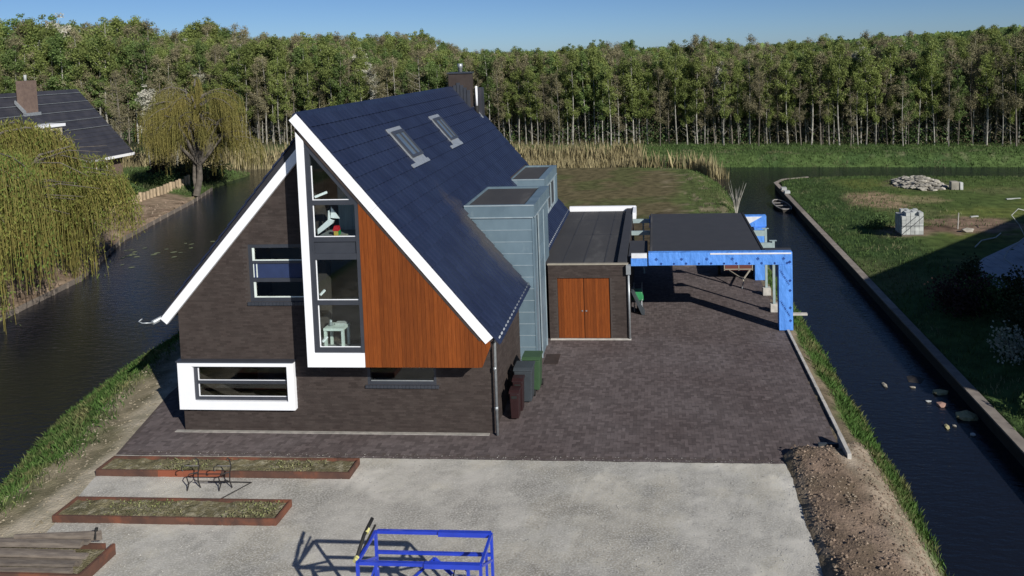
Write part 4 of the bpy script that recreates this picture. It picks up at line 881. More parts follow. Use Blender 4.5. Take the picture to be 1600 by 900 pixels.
# rowing boat
bo = thing('rowing_boat', 'small worn grey boat moored at the far end of the right canal wall', 'boat', (23.2, 36.2, WZ - .05)); bo.scale = (.85, .85, .7); bo.rotation_euler = (0, 0, .06)
def hull():
    b = MB(); v = []; n_ = 9
    for i in range(n_):
        t = i / (n_ - 1); y_ = -2.1 + 4.2 * t; w_ = .62 * (1 - (2 * abs(t - .45)) ** 3 * .55); 
        v += [(-w_, y_, .42), (-w_ * .75, y_, -.05), (w_ * .75, y_, -.05), (w_, y_, .42)]
    f = []
    for i in range(n_ - 1):
        a = i * 4
        f += [(a, a + 4, a + 5, a + 1), (a + 1, a + 5, a + 6, a + 2), (a + 2, a + 6, a + 7, a + 3)]
    f += [(0, 1, 2, 3), (4 * n_ - 4, 4 * n_ - 1, 4 * n_ - 2, 4 * n_ - 3)]
    return b.raw(v, f)
h = hull(); o = h.build('hull', 'sheet', bo); sd = o.modifiers.new('thick', 'SOLIDIFY'); sd.thickness = .03
gl = MB(); n_ = 9; L1 = [Vector(h.v[i * 4]) for i in range(n_)]; L2 = [Vector(h.v[i * 4 + 3]) for i in range(n_)]
gl.tube(L1 + L2[::-1] + [L1[0]], .06, 5); gl.build('gunwale', 'boat', bo)
for y_ in (-1.3, .1, 1.3): MB().box(-.5, .5, y_ - .14, y_ + .14, .25, .29).build('thwart', 'boat', bo)

# ------------------------------------------------------------------ right bank: blocks, rubble, path
pl = thing('block_stack', 'stack of pale concrete blocks with straps on the right lawn', 'blocks', (27.75, 23.0, hz(28.3, 23.4) - .02))
cb = MB().box(.005, .225, .005, .295, .004, .205).mesh('block'); cb.materials.append(M['block'])
for k in range(6):
    for i in range(5):
        for j in range(4):
            if k == 5 and (i + j) % 3 == 0 or (k == 5 and i == 0): continue
            o = add('block', cb, None, pl, (i * .24 + random.uniform(-.008, .008), j * .31, .1 + k * .21)); o.rotation_euler = (0, 0, random.uniform(-.02, .02))
MB().box(0, 1.2, 0, 1.24, 0, .09).build('pallet', 'oldwood', pl)
st = MB(); st.bar((-.005, -.008, .1), (1.2, -.008, 1.15), .004, .03); st.bar((-.005, -.008, .45), (.8, -.008, 1.15), .004, .03); st.bar((-.005, -.008, .6), (1.2, -.008, .6), .004, .03); st.build('strap', 'anth', pl)
o = add('shrub', quads('shrub', leaves(np.stack([rng.normal(27.2, .45, 500), rng.normal(25.6, .3, 500), hz(27.2, 25.6) + abs(rng.normal(0, .45, 500))], -1), .16), 'bushgreen')); tag(o, 'small green shrub directly behind the stack of concrete blocks', 'shrub')
rub = MB(); rr = random.Random(9)
for k in range(330):
    a = rr.uniform(0, 6.28); q = math.sqrt(rr.random()); x_ = 34.1 + q * 1.75 * math.cos(a); y_ = 39.3 + q * 2.6 * math.sin(a); top = .6 * (1 - q ** 1.6)
    rub.rock((x_, y_, hz(34, 39) + rr.uniform(max(0, top - .2), top + .08)), rr.uniform(.12, .28), k, (1.3, 1, .5))
o = rub.build('rubble_heap', 'stone'); tag(o, 'heap of pale stone rubble on the far part of the right lawn', 'rubble', kind='stuff')
kb = thing('stone_block', 'squarish grey stone blocks at the right end of the rubble heap', 'stone', (35.6, 36.8, hz(35.6, 36.8)))
MB().box(0, .55, 0, .5, 0, .62).build('block', 'stone', kb, bevel=.04); MB().box(.62, .85, 0, .4, 0, .55).build('block', 'block', kb, bevel=.03)
for k, (x_, y_) in enumerate([(38.5, 31.2), (37.9, 33.2), (33.3, 27.6)]):
    o = MB().bar((x_, y_, hz(x_, y_) + .04), (x_ + (.9, 1.0, .5)[k], y_ + .15, hz(x_, y_) + .05), .14, .06).build('plank', 'block'); tag(o, ['short pale plank lying right on the far lawn', 'pale plank farthest back on the right lawn', 'short pale board at the edge of the bare soil patch'][k], 'plank')
o = MB().rock((0, 0, 0), .28, 3, (1.4, 1, .6)).build('stone', 'stone'); o.location = (31.6, 23.8, hz(31.6, 23.8) + .1); tag(o, 'pale stone at the lower edge of the bare soil patch on the right lawn', 'stone')
o = MB().tube([(31.4, 24.6, hz(31.4, 24.6)), (31.45, 24.6, hz(31.4, 24.6) + .95)], .03, 6).build('garden_stake', 'conc'); tag(o, 'thin pale stake standing in the bare soil patch', 'stake')
# terrace slabs
te = MB(); poly = [(28.9, 16.4), (30.2, 18.2), (33.9, 22.0), (38.5, 25.2), (44, 24.0), (44, 8), (29.4, 8.3), (28.6, 11.5), (28.4, 14.6)]
te.prism(poly, -.2, .015, 'z'); tp = te.build('terrace', 'path'); tp['kind'] = 'structure'
ts = []
arr = np.array(poly)
for i in range(0, 30):
    for j in range(0, 34):
        x_, y_ = 28.2 + i * .52, 8.2 + j * .52
        xs = np.array([x_, x_ + .5, x_, x_ + .5]); ys = np.array([y_, y_, y_ + .5, y_ + .5])
        if (sdist(xs, ys, poly) > 0).all() and x_ < 39: ts.append((x_, y_))
b = MB()
for x_, y_ in ts: b.box(x_, x_ + .505, y_, y_ + .505, .01, .03 + random.uniform(0, .004))
o = b.build('terrace_slabs', 'path', tp, kind='stuff')
b = MB().tube([(29.1, 15.0, .08), (30.6, 12.9, .08), (32.5, 9.5, .08)], .03, 6).build('garden_pole', 'anth'); tag(b, 'long dark pole lying across the shaded terrace', 'pole')
hs = MB().tube([(34.2, 23.2, .5), (33.9, 23.5, 1.0), (34.4, 23.8, 1.3), (35.2, 23.6, 1.1)], .03, 6); hs.tube([(34.2, 23.2, .5), (34.1, 22.3, .05), (32.0, 19.6, .05), (31.1, 18.0, .05), (30.9, 16.0, .05), (31.5, 13.8, .05), (32.3, 11.0, .05)], .022, 6)
o = hs.build('garden_hose', 'hose', smooth=True); tag(o, 'pale hose looping from the lawn over the shaded terrace', 'hose')
o = MB().tube([(30.6, 20.2, .06), (31.5, 21.6, .05), (32.5, 22.2, .06), (33.2, 23.2, .06)], .03, 6).build('pale_rod', 'hose'); tag(o, 'pale curved stick lying on the shaded grass beside the terrace', 'stick')
fu = thing('garden_table', 'dark garden table on the shaded terrace at the right edge', 'table', (32.9, 17.6, .03))
MB().box(-.9, .9, -.4, .4, .70, .75).build('tabletop', 'anth', fu)
for a in (-.8, .8):
    for b_ in (-.33, .33): MB().box(a - .03, a + .03, b_ - .03, b_ + .03, 0, .7).build('leg', 'anth', fu)

# ------------------------------------------------------------------ vegetation helpers
def scatter_blades(name, m, box_, n_, test, hmin, hmax, wd, lean=.35, label=None, cat='grass', seed=1):
    r = np.random.default_rng(seed); x = r.uniform(box_[0], box_[1], n_); y = r.uniform(box_[2], box_[3], n_)
    z, dA, dB, dC, dD, hu = height(x, y); k = test(x, y, z, dA, dB, dC, dD, r.random(n_)); x, y, z = x[k], y[k], z[k]; n_ = len(x)
    a = r.uniform(0, 6.283, n_); h = r.uniform(hmin, hmax, n_); lx, ly = r.normal(size=(2, n_)) * lean * h; w_ = wd * r.uniform(.6, 1.4, n_)
    P0 = np.stack([x - np.cos(a) * w_, y - np.sin(a) * w_, z - .03], -1); P1 = np.stack([x + np.cos(a) * w_, y + np.sin(a) * w_, z - .03], -1)
    m1 = np.stack([x + lx * .4, y + ly * .4, z + h * .6], -1); tip = np.stack([x + lx, y + ly, z + h], -1); dx = np.stack([np.cos(a) * w_ * .7, np.sin(a) * w_ * .7, 0 * x], -1)
    me = quads(name, np.stack([P0, P1, m1 + dx, tip], 1), m); o = add(name, me); tag(o, label, cat, kind='stuff'); return o
scatter_blades('bank_grass', 'grass', (-7.6, -1.5, -8, 12), 95000, lambda x, y, z, a, b, c, d, u: (a > .02) & (a < 2.7) & (x < 2) & (u < 1.15 - a * .42), .05, .21, .010, label='bright green grass on the left canal bank beside the sand strip', seed=1)
scatter_blades('bank_grass', 'grass', (18.7, 20.6, -8, 18), 60000, lambda x, y, z, a, b, c, d, u: (a > -.05) & (x > 18.95) & (u < 1.05 - np.maximum(a - .45, 0) * 1.6 - np.clip((-y - .8) * .28, 0, .96)), .05, .22, .010, label='green grass on the narrow bank right of the pale edging', seed=2)
scatter_blades('lawn_grass', 'fargrass', (24.2, 44, -4, 46.5), 60000, lambda x, y, z, a, b, c, d, u: (b > .1) & (u < .85 - b * .07) & ~((x > 28.4) & (y < 25) & (y > 8)), .06, .20, .018, label='rough grass on the sloping edge of the right lawn', seed=3)
scatter_blades('far_bank_grass', 'fargrass', (-60, 66, 48, 72), 90000, lambda x, y, z, a, b, c, d, u: (d > -.1) & (d < 11), .06, .28, .035, label='lush grass on the far bank below the forest', seed=4)
scatter_blades('island_grass', 'fargrass', (11, 20.2, 19, 53), 14000, lambda x, y, z, a, b, c, d, u: (a > .05) & (a < 5) & (u < 1.1 - a * .3), .06, .22, .02, label='thin grass along the shore of the bare back lawn', seed=6)
scatter_blades('garden_grass', 'fargrass', (-42, -17, 18, 57), 30000, lambda x, y, z, a, b, c, d, u: (c > 4.3) | ((c > .1) & (y > 43)), .1, .4, .03, label='grass of the neighbouring garden behind the stake fence', seed=7)
def reeds(name, box_, n_, test, hmin, hmax, label, seed):
    return scatter_blades(name, 'reed', box_, n_, test, hmin, hmax, .035, .10, label, 'reeds', seed)
reeds('reed_bed', (-62, -6, 57, 66), 15000, lambda x, y, z, a, b, c, d, u: (d > -1.6) & (d < 2.2) & (x < -8), 1.3, 2.6, 'pale dry reeds left of the house on the far shore', 11)
reeds('reed_bed', (-8, 12.6, 53, 62), 11000, lambda x, y, z, a, b, c, d, u: (d > -3.2) & (d < 1.2) & (a < .4), 1.7, 2.9, 'tall dry reeds behind the bare back lawn', 12)
reeds('reed_bed', (11, 20.6, 49, 57), 5200, lambda x, y, z, a, b, c, d, u: (a > -1.5) & (a < .5) & (y > 49.2), 1.3, 2.6, 'lower dry reeds at the right corner of the back lawn', 13)

def crown_pts(n_, clumps, r):
    c = clumps[rng.integers(0, len(clumps), n_)]; return c[:, :3] + unit(rng.normal(size=(n_, 3))) * (rng.random(n_) ** .5 * r)[:, None] * c[:, 3:4] * np.array([1, 1, .8])
def make_tree(h, kind, seed, bare=.42, spread=1.5, nl=1300, forest=True):
    global rng
    rng = np.random.default_rng(seed); r = random.Random(seed)
    b = MB(); lean = r.uniform(-.25, .25); pts = [(lean * t * t + .12 * math.sin(t * 5 + seed), .1 * math.sin(t * 4), h * t) for t in np.linspace(0, .97, 8)]
    b.tube(pts, [.085 * (1 - .88 * t) + .01 for t in np.linspace(0, 1, 8)], 6, False); cl = []
    for k in range(26):
        t = r.uniform(bare, .97); z0 = h * t; a = r.uniform(0, 6.28); env = math.sin(min(1, (t - bare) / (1 - bare) * .85 + .16) * math.pi) ** .7
        L_ = spread * env * r.uniform(.5, 1.1); x0 = lean * t * t; rise = L_ * r.uniform(.35, .9)
        e = (x0 + L_ * math.cos(a), L_ * math.sin(a), min(z0 + rise, h * 1.0)); b.tube([(x0, 0, z0), ((x0 + e[0]) / 2, e[1] / 2, z0 + rise * .35), e], [.028, .018, .008], 3, False)
        for s_ in (.45, .75, 1.0): cl.append((x0 + (e[0] - x0) * s_, e[1] * s_, z0 + rise * s_ * s_, r.uniform(.5, 1.15)))
    for k in range(7): t = r.uniform(.12, bare); a = r.uniform(0, 6.28); b.tube([(lean * t * t, 0, h * t), (math.cos(a) * .7, math.sin(a) * .7, h * t + .45)], [.018, .006], 3, False)
    cl.append((lean, 0, h, .6)); cl = np.array(cl); trunk = b.mesh('trunk')
    P = crown_pts(nl, cl, .60)
    if kind == 'leafC':
        Q = np.concatenate([leaves(P[:nl // 3], .6, .05), leaves(P[nl // 3:], .15, .6)])
    elif kind == 'leafD': Q = leaves(P, .2, .8)
    else: Q = np.concatenate([leaves(P, .18, .7), leaves(P[: nl // 8], .6, .05)])
    crown = quads('crown', Q, kind); return trunk, crown
VAR = []
for kind, m_bark, n_v, lab in (('leafA', 'bark', 4, 'birch with a pale trunk and fresh yellow green leaves at the forest edge'), ('leafB', 'barkd', 3, 'tree with a grey trunk and deep green leaves at the forest edge'),
                          ('leafC', 'barkd', 4, 'nearly bare tree with brownish budding twigs at the forest edge'), ('leafD', 'barkd', 1, 'tree in white blossom at the forest edge')):
    for v in range(n_v):
        t_, c_ = make_tree(11.0, kind, 100 + len(VAR) * 7, bare=(.40, .28, .36, .30)[v] if kind != 'leafC' else (.25, .33, .2, .3)[v], spread=1.35 if kind != 'leafC' else 1.6, nl=3600 if kind != 'leafC' else 2600)
        t_.materials.append(M['bark'] if (m_bark == 'bark' or v % 2 == 0) else M['barkd']); VAR.append((t_, c_, kind, lab))
rng = np.random.default_rng(5)
def far_y(x): return float(np.interp(x, [-160, -60, -35, -2, 26, 51, 100], [86, 81.5, 77.2, 71.2, 66, 61, 53]))
def hfac(x): return float(np.interp(x, [-90, -62, -45, -22, 5, 40, 60], [1.40, 1.36, 1.20, 1.08, .97, .96, .98]))
wts = {'leafA': .42, 'leafB': .20, 'leafC': .368, 'leafD': .012}
def pick(r):
    q = r.random(); acc = 0
    for kd, w_ in wts.items():
        acc += w_
        if q < acc: return r.choice([v for v in VAR if v[2] == kd])
    return VAR[0]
r = random.Random(21); cnt = 0
for row in range(2):
    x_ = -80.0 + row * .5; step = 1.02
    while x_ < 70:
        y_ = far_y(x_) + row * 1.9 + r.uniform(-.8, .8); t_, c_, kd, lab = pick(r)
        if cnt < 300:
            s_ = hfac(x_) * r.uniform(.70, 1.06) * (1.13 if r.random() < .06 else 1) * (1 if kd != 'leafC' else .98)
            root = thing('forest_tree', lab, 'tree', (x_, y_, -.05), r.uniform(0, 6.28), 'trees in the front rows of the forest, ' + {'leafA': 'light green birches', 'leafB': 'deep green', 'leafC': 'bare brown', 'leafD': 'in blossom'}[kd])
            sx = r.uniform(.85, 1.15); root.scale = (sx * s_ * .95, sx * s_ * .95, s_)
            add('trunk', t_, None, root); add('crown', c_, None, root); cnt += 1
        x_ += step * r.uniform(.7, 1.35)
print('front trees', cnt)
# deeper forest: one mass per crown kind, instanced on points
def mass(name, proto, pts, scl, label, seed):
    me = bpy.data.meshes.new(name); me.from_pydata(pts, [], []); at = me.attributes.new('sz', 'FLOAT', 'POINT'); at.data.foreach_set('value', scl)
    o = add(name, me); ng = bpy.data.node_groups.new(name, 'GeometryNodeTree'); ng.interface.new_socket('Geometry', in_out='INPUT', socket_type='NodeSocketGeometry'); ng.interface.new_socket('Geometry', in_out='OUTPUT', socket_type='NodeSocketGeometry')
    N = ng.nodes; L = ng.links; gi_ = N.new('NodeGroupInput'); go = N.new('NodeGroupOutput'); ip = N.new('GeometryNodeInstanceOnPoints')
    js = N.new('GeometryNodeJoinGeometry')
    for ob in proto:
        oi = N.new('GeometryNodeObjectInfo'); oi.inputs['Object'].default_value = ob; oi.transform_space = 'ORIGINAL'; oi.inputs['As Instance'].default_value = False; L.new(oi.outputs['Geometry'], js.inputs[0])
    gti = N.new('GeometryNodeGeometryToInstance'); L.new(js.outputs[0], gti.inputs[0]); L.new(gti.outputs[0], ip.inputs['Instance'])
    L.new(gi_.outputs[0], ip.inputs['Points'])
    rv_ = N.new('FunctionNodeRandomValue'); rv_.data_type = 'FLOAT_VECTOR'; rv_.inputs[0].default_value = (0, 0, 0); rv_.inputs[1].default_value = (0, 0, 6.28); L.new(rv_.outputs[0], ip.inputs['Rotation'])
    na = N.new('GeometryNodeInputNamedAttribute'); na.data_type = 'FLOAT'; na.inputs[0].default_value = 'sz'; L.new(na.outputs[0], ip.inputs['Scale'])
    L.new(ip.outputs[0], go.inputs[0]); md = o.modifiers.new('trees', 'NODES'); md.node_group = ng
    tag(o, label, 'forest', kind='stuff'); return o
protos = {}
for o in list(COL.objects):
    if o.name.startswith('crown') and o.data and o.data.name not in protos: protos[o.data.name] = (o, [s for s in o.parent.children if s.name.startswith('trunk')][0])
pn = list(protos)
for k, nme in enumerate(pn):
    cr, tk = protos[nme]; kd = next(v[2] for v in VAR if v[1] == cr.data); share = {'leafA': 230, 'leafB': 170, 'leafC': 190, 'leafD': 16}[kd]
    pts = []; scl = []
    for q in range(share):
        x_ = rng.uniform(-105, 88); dp_ = 3.6 + abs(rng.random()) ** 1.4 * 60; y_ = far_y(x_) + dp_
        pts.append((x_, y_, -.1)); scl.append(hfac(x_) * (.80 + .42 * float(vn(np.array([x_]), np.array([y_]), .09, 3)[0])) * rng.uniform(.93, 1.06) * (1 + dp_ * .0012) * (1 + .10 * math.sin(x_ * .13) * (x_ < 10)))
    mass('forest', (cr, tk), pts, scl, 'deep forest behind the front rows, ' + {'leafA': 'light green crowns', 'leafB': 'deep green crowns', 'leafC': 'bare brown crowns', 'leafD': 'white blossom crowns'}[kd], k)
# undergrowth
us = []
for q in range(420):
    x_ = rng.uniform(-85, 72); us.append((x_, far_y(x_) + rng.uniform(1, 14), rng.uniform(.2, 1.8), rng.uniform(.8, 1.8)))
us = np.array(us); P = us[rng.integers(0, len(us), 70000)]; P = P[:, :3] + rng.normal(size=(70000, 3)) * P[:, 3:4] * np.array([.9, .9, .7]); P[:, 2] = abs(P[:, 2])
o = add('undergrowth', quads('undergrowth', leaves(P, .26, .7), 'bushgreen')); tag(o, 'dark shrubby undergrowth between the forest trunks', 'undergrowth', kind='stuff')
tq = rng.uniform(-85, 72, 60000); P = np.stack([tq, np.interp(tq, [-160, -60, -35, -2, 26, 51, 100], [86, 81.5, 77.2, 71.2, 66, 61, 53]) + rng.uniform(.3, 9, 60000), rng.random(60000) ** 1.3 * 5.5], -1)
tw2 = np.concatenate([leaves(P[:26000], .9, .03, droop=1.4), leaves(P[26000:], .16, .6)])
o = add('thicket', quads('thicket', tw2, 'leafC')); tag(o, 'pale twiggy thicket between the forest trunks', 'thicket', kind='stuff')
# distant wooded horizon
dist = []
for q in range(2600):
    x_ = rng.uniform(-420, 560); y_ = rng.uniform(170, 420); dist.append((x_, y_))
dist = np.array(dist); c_ = np.repeat(dist, 26, 0); hgt = 11.5 + 5.5 * sm((c_[:, 0] - 40) / 160) + 4 * sm((-60 - c_[:, 0]) / 100)
P = np.stack([c_[:, 0] + rng.normal(size=len(c_)) * 3, c_[:, 1] + rng.normal(size=len(c_)) * 3, rng.uniform(.55, 1.0, len(c_)) * hgt], -1)
o = add('distant_forest', quads('distant_forest', leaves(P, 2.6, .8), 'leafB')); tag(o, 'far wooded horizon behind the forest', 'forest', kind='stuff')

# ------------------------------------------------------------------ willows
def willow(name, label, c, R0, top, n_s, leafm, base_z, step=.11, lsz=.14, rim=1.0, seed=3, squash=(1, 1), minz=-1.0, leaf_w=.22, skirt=1.0):
    global rng
    rng = np.random.default_rng(seed); t = thing(name, label, 'tree', (c[0], c[1], base_z)); b = MB(); r = random.Random(seed)
    b.tube([(-.35, 0, -.3), (.0, .1, 1.2), (.1, 0, 2.6)], [.30, .24, .2], 9); b.tube([(-.3, .1, -.3), (-.5, .1, 1.2), (-.3, 0, 3.2)], [.2, .15, .12], 7); tips = []
    for k in range(16):
        a = k / 16 * 6.283 + r.uniform(-.2, .2); L_ = R0 * r.uniform(.45, .8); hh = top * r.uniform(.5, .78)
        p = [(.1, 0, 2.4), (math.cos(a) * L_ * .3 * squash[0], math.sin(a) * L_ * .3 * squash[1], hh * .62), (math.cos(a) * L_ * .68 * squash[0], math.sin(a) * L_ * .68 * squash[1], hh * .92), (math.cos(a) * L_ * squash[0], math.sin(a) * L_ * squash[1], hh * .97)]
        b.tube(p, [.2, .12, .07, .03], 6, False)
        for q in range(6):
            a2 = a + r.uniform(-.6, .6); s_ = r.uniform(.3, .5); p0 = Vector(p[2]) * (1 - s_ * .4) + Vector(p[1]) * (s_ * .4); e = (math.cos(a2) * R0 * r.uniform(.6, .95) * squash[0], math.sin(a2) * R0 * r.uniform(.6, .95) * squash[1], hh * r.uniform(.75, 1.0)); b.tube([p0, (Vector(e) + p0) / 2 + Vector((0, 0, .35)), e], [.05, .03, .012], 4, False)
    b.build('trunk', 'barkd', t)
    # hanging strands drop from arching branches, so the crown falls in separate curtains
    nb = 30; bhang = rng.uniform(.50, 1.12, nb); ba = rng.uniform(0, 6.283, nb); bL = R0 * rng.uniform(.5, 1.08, nb); bh = top * rng.uniform(.60, 1.08, nb) * (1.02 - .28 * (bL / R0) ** 2); bi = rng.integers(0, nb, n_s); q = rng.uniform(.12, 1, n_s) ** .7
    a = ba[bi] + rng.normal(size=n_s) * .085 / (q + .2); rad = bL[bi] * q; ns = 26
    z0 = bh[bi] * (.86 + .34 * q - .34 * q ** 2.5) * rng.uniform(.94, 1.04, n_s)
    hang = np.maximum((z0 - minz) * np.where(q > .7, rng.uniform(.5, 1.0, n_s), rng.uniform(.25, .8, n_s)) * skirt * bhang[bi], .4); out = rng.uniform(.1, .7, n_s); tt = np.linspace(0, 1, ns); S = []
    lb2 = MB()
    for k in range(nb):
        aa = ba[k]; pts_ = [(math.cos(aa) * bL[k] * q_ * squash[0], math.sin(aa) * bL[k] * q_ * squash[1], bh[k] * (.86 + .34 * q_ - .34 * q_ ** 2.5) + .06) for q_ in (.15, .35, .55, .75, .9, 1.02)]
        lb2.tube(pts_, [.07, .055, .045, .035, .022, .01], 5, False)
    lb2.build('branches', 'barkd', t, kind='stuff')
    sway = rng.normal(size=(n_s, 2)) * .25
    for i in range(ns):
        u = tt[i]; rr_ = rad + out * (1 - (1 - u) ** 2.2) * .9; zz = z0 + .18 * np.sin(min(u * 4, 1) * 3.14) - hang * u ** 1.15
        S.append(np.stack([np.cos(a) * rr_ * squash[0] + sway[:, 0] * u, np.sin(a) * rr_ * squash[1] + sway[:, 1] * u, zz], -1))
    S = np.stack(S, 1); A = S[:, :-1].reshape(-1, 3); B = S[:, 1:].reshape(-1, 3); w_ = np.array([[.008, .006, 0]])
    tw_ = np.stack([A - w_, A + w_, B + w_, B - w_], 1); add('twigs', quads('twigs', tw_, 'willow2'), None, t)['kind'] = 'stuff'
    per = max(1, int(np.mean(hang) / ns / step * 1.6)); Q = []
    for k in range(per):
        f_ = rng.random((len(A), 1)); P = A * (1 - f_) + B * f_ + rng.normal(size=A.shape) * .11; Q.append(leaves(P, lsz * rng.uniform(.5, 1.2), leaf_w, droop=.8))
    Q = np.concatenate(Q); Q = Q[rng.random(len(Q)) < .9]; add('foliage', quads('foliage', Q, leafm), None, t)['kind'] = 'stuff'
    print(name, len(Q)); return t
willow('weeping_willow', 'large yellow green weeping willow hanging over the left canal', (-20.9, 15.3), 7.3, 9.4, 9000, 'willow', -.3, step=.15, lsz=.17, seed=3, minz=-.55, leaf_w=.26)
willow('weeping_willow', 'rounded yellowish weeping willow at the far end of the stake fence', (-26.0, 43.0), 5.3, 10.3, 2300, 'willow2', -.35, step=.2, lsz=.22, seed=8, squash=(.95, .9), minz=.6, leaf_w=.26, skirt=.85)
rng = np.random.default_rng(77)
# shrubs
def shrub(name, label, x_, y_, r, h_, m_, n_=1800, size=.12, cat='shrub', m2=None):
    zb = hz(x_, y_); b = MB(); t = thing(name, label, cat, (x_, y_, zb)); cl = []
    for k in range(12):
        a = rng.uniform(0, 6.28); e = (math.cos(a) * r * rng.uniform(.2, .8), math.sin(a) * r * rng.uniform(.2, .8), h_ * rng.uniform(.45, .95)); b.tube([(0, 0, -.05), (e[0] * .4, e[1] * .4, e[2] * .6), e], [.025, .015, .006], 4, False); cl.append((*e, rng.uniform(.7, 1.2))); cl.append((e[0] * .9, e[1] * .9, e[2] * .5, 1))
    b.build('stems', 'barkd', t); P = crown_pts(n_, np.array(cl), r * .55); P[:, 2] = np.maximum(P[:, 2], .03); add('foliage', quads('foliage', leaves(P, size, .7), m_), None, t)['kind'] = 'stuff'
    if m2: add('blossom', quads('blossom', leaves(P[: n_ // 3] * 1.05, size, .8), m2), None, t)['kind'] = 'stuff'
    return t
shrub('shrub', 'dark purplish shrub left of the other shrubs by the shaded terrace', 26.2, 10.9, 1.25, 1.5, 'bushred', 2600)
shrub('shrub', 'dark green upright shrub at the corner of the shaded terrace', 27.5, 13.1, .8, 1.5, 'bushdark', 1500)
shrub('shrub', 'dark green shrub with a few pale flowers by the shaded terrace', 27.4, 10.6, 1.1, 1.2, 'bushgreen', 2200)
shrub('shrub', 'pointed dark conifer like shrub against the shaded terrace', 28.3, 10.6, .7, 1.5, 'bushdark', 1500)
shrub('shrub', 'low dark green shrub behind the white blossoming shrub', 28.0, 8.2, 1.4, 1.1, 'bushdark', 2600)
shrub('blossoming_shrub', 'white blossoming shrub on the shaded right bank', 26.2, 6.3, .85, .9, 'leafD', 700, .11)
shrub('shrub', 'very dark shrub at the right edge below the blossoming shrub', 27.2, 4.8, 1.3, 1.0, 'bushdark', 2400)
shrub('shrub', 'small green plant on the shaded bank near the canal wall', 25.3, 2.3, .6, .5, 'bushgreen', 700)
for k, (x_, y_, r_, h_, m_, lb_) in enumerate([(-31.2, 46.0, 1.5, 1.2, 'bushgreen', 'green rounded shrub behind the stake fence'), (-29.8, 50.5, 2.4, 1.5, 'bushdark', 'wide dark green shrub beside the trunk of the smaller willow'),
      (-33.5, 48.5, 1.1, 1.6, 'bushred', 'reddish bare shrub at the corner of the neighbouring house'), (-32.5, 51.5, 1.6, 1.3, 'bushdark', 'dark shrub left behind the stake fence'), (-30.2, 39.5, 1.0, .9, 'bushgreen', 'low green shrub right behind the stakes')]):
    shrub('shrub', lb_, x_, y_, r_, h_, m_, 1400, .2)
b = MB(); r = random.Random(4)
for k in range(16):
    a = r.uniform(0, 6.28); L_ = r.uniform(.3, .9); b.tube([(0, 0, -.1), (math.cos(a) * L_ * .35, math.sin(a) * L_ * .2, 1.0), (math.cos(a) * L_, math.sin(a) * L_ * .5, r.uniform(1.4, 2.5))], [.03, .02, .006], 4, False)
o = b.build('bare_sapling', 'bark'); o.location = (19.4, 31.5, hz(19.4, 31.5)); tag(o, 'bare pale sapling behind the carport at the water edge', 'sapling')
for (x_, kd, sc_) in ((-49, 2, .8), (-44.5, 8, .95), (-41, 11, .8), (-38, 9, .9), (-33, 0, .75)):
    t_, c_, kk, lab = VAR[kd]; root = thing('garden_tree', {'leafD': 'white blossoming tree behind the gable of the neighbouring house', 'leafA': 'light green birch rising behind the roof of the neighbouring house' if x_ < -45 else 'young birch behind the smaller willow', 'leafB': 'deep green tree behind the neighbouring house'}.get(kk, 'bare branched grey tree ' + ('between the neighbouring house and the smaller willow' if x_ > -45 and x_ < -39 else 'directly behind the smaller willow')), 'tree', (x_, 57.5 + sc_, -.1), x_, 'trees behind the neighbouring garden')
    root.scale = (sc_ * 1.1, sc_ * 1.1, sc_); add('trunk', t_, None, root); add('crown', c_, None, root)

# ------------------------------------------------------------------ neighbouring house on the left
NH = thing('neighbour_house', 'neighbouring house with dark tiled roof and wide brick chimney behind the willow', 'house', (-36, 42, 0))
NH.location = (0, 0, 0)
RX, RZ, EX, EZ, YA, YB = -36.0, 9.0, -31.2, 3.4, 12.0, 42.0; ns_ = (RZ - EZ) / (EX - RX)
MB().box(-41, -31.9, YA + .5, YB - .5, -.5, 3.3).build('walls', 'oldbrick', NH)
MB().prism([(-40.8, 3.3), (-32.0, 3.3), (RX, RZ - .4)], YA + .5, YB - .5, 'y').build('gable', 'oldbrick', NH)
nr = MB().prism([(RX, RZ), (EX, EZ), (EX - .2, EZ - .15), (RX, RZ - .3), (-40.8 + .2, EZ - .15), (-40.8, EZ)], YA, YB, 'y').build('roof', 'oldtile', NH)
nt_ = MB(); ncs = 17
for k in range(ncs):
    xa = RX + (EX - RX) * k / ncs; xb = RX + (EX - RX) * (k + 1) / ncs + .02; za = RZ - ns_ * (xa - RX); zb = RZ - ns_ * (xb - RX)
    nt_.prism([(xa, za + .02), (xb, zb + .07), (xb, zb), (xa, za)], YA, YB, 'y')
nt_.build('tile_courses', 'oldtile', nr, kind='stuff')
sn = MB()
for k in range(5): xa = RX + .35 + k * .62; za = RZ - ns_ * (xa - RX) + .1; sn.box(xa, xa + .05, 22, YB - .1, za, za + .035)
sn.build('pale_course_lines', 'galv', nr)
MB().box(EX - .02, EX + .1, YA, YB + .05, EZ - .22, EZ + .0).build('gutter', 'white', NH)
nc = MB().box(-35.0, -34.5, 34.5, 35.9, 6.2, 9.95).build('chimney', 'oldbrick', nr); MB().tube([(-34.8, 35.2, 9.9), (-34.8, 35.2, 10.4)], .1, 8).build('chimney_pot', 'block', NH, True)
MB().prism([(-35.1, 8.2), (-34.45, 7.45), (-34.3, 7.35), (-34.3, 7.6), (-35.1, 8.45)], 34.35, 34.49, 'y').build('lead_flashing', 'galv', NH); MB().box(-34.49, -34.35, 34.4, 36.0, 7.2, 7.45).build('lead_flashing', 'galv', NH)
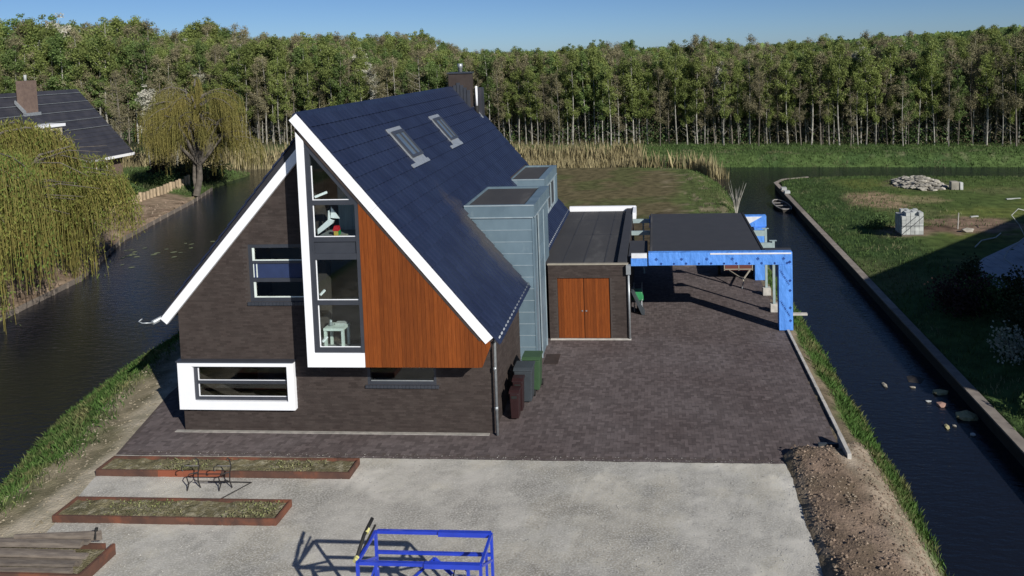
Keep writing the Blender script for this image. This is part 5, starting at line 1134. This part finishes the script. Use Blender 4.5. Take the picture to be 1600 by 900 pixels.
MB().box(-35.0, -32.7, 33.7, 36.0, 4.2, 6.28).build('dormer', 'render', NH); MB().box(-35.0, -32.55, 33.5, 36.2, 6.281, 6.5).build('dormer_fascia', 'white', NH)
MB().box(-32.699, -32.65, 34.0, 35.7, 4.9, 6.0).build('dormer_pane', 'anth', NH)
for ya, yb in ((33.5, 36.3), (36.9, 39.6)):
    w_ = MB().prism([(ya, .6), (yb, .6), (yb, 2.9), (ya, 2.9)], -31.9, -31.8, 'x', [[(ya + .12, .72), ((ya + yb) / 2 - .06, .72), ((ya + yb) / 2 - .06, 2.78), (ya + .12, 2.78)], [((ya + yb) / 2 + .06, .72), (yb - .12, .72), (yb - .12, 2.78), ((ya + yb) / 2 + .06, 2.78)]]).build('window', 'white', NH)
    MB().box(-31.89, -31.86, ya + .1, yb - .1, .7, 2.8).build('pane', 'anth', w_)
# ------------------------------------------------------------------ neighbouring house on the right (outside the picture; its shade falls on the lawn)
RH = thing('right_neighbour_house', 'neighbouring brick house beyond the right edge of the photo', 'house', (40, 5, 0))
RH.location = (0, 0, 0)
h_ = 7.6; k_ = h_
P4 = [(24.2 + 1.25 * k_, 3.9 - 1.33 * k_), (24.0 + 1.25 * k_, 15.2 - 1.33 * k_), (37.4 + 1.25 * k_, 28.8 - 1.33 * k_), (44.5 + 1.25 * k_, 20.5 - 1.33 * k_), (38 + 1.25 * k_, 3.9 - 1.33 * k_)]
MB().prism(P4, -.3, h_ - .15, 'z').build('walls', 'oldbrick', RH)
cx_ = sum(p[0] for p in P4) / 5; cy_ = sum(p[1] for p in P4) / 5
MB().prism([(cx_ + (p[0] - cx_) * 1.01, cy_ + (p[1] - cy_) * 1.01) for p in P4], h_ - .148, h_, 'z').build('roof', 'bitumen', RH)
for k in range(3):
    y_ = P4[0][1] + 1.8 + k * 3.4
    for z_ in (.9, 4.3):
        w_ = MB().box(P4[0][0] - .03, P4[0][0] + .3, y_, y_ + 1.6, z_, z_ + 1.5).build('window', 'white', RH); MB().box(P4[0][0] - .045, P4[0][0] - .031, y_ + .1, y_ + 1.5, z_ + .1, z_ + 1.4).build('pane', 'anth', w_)
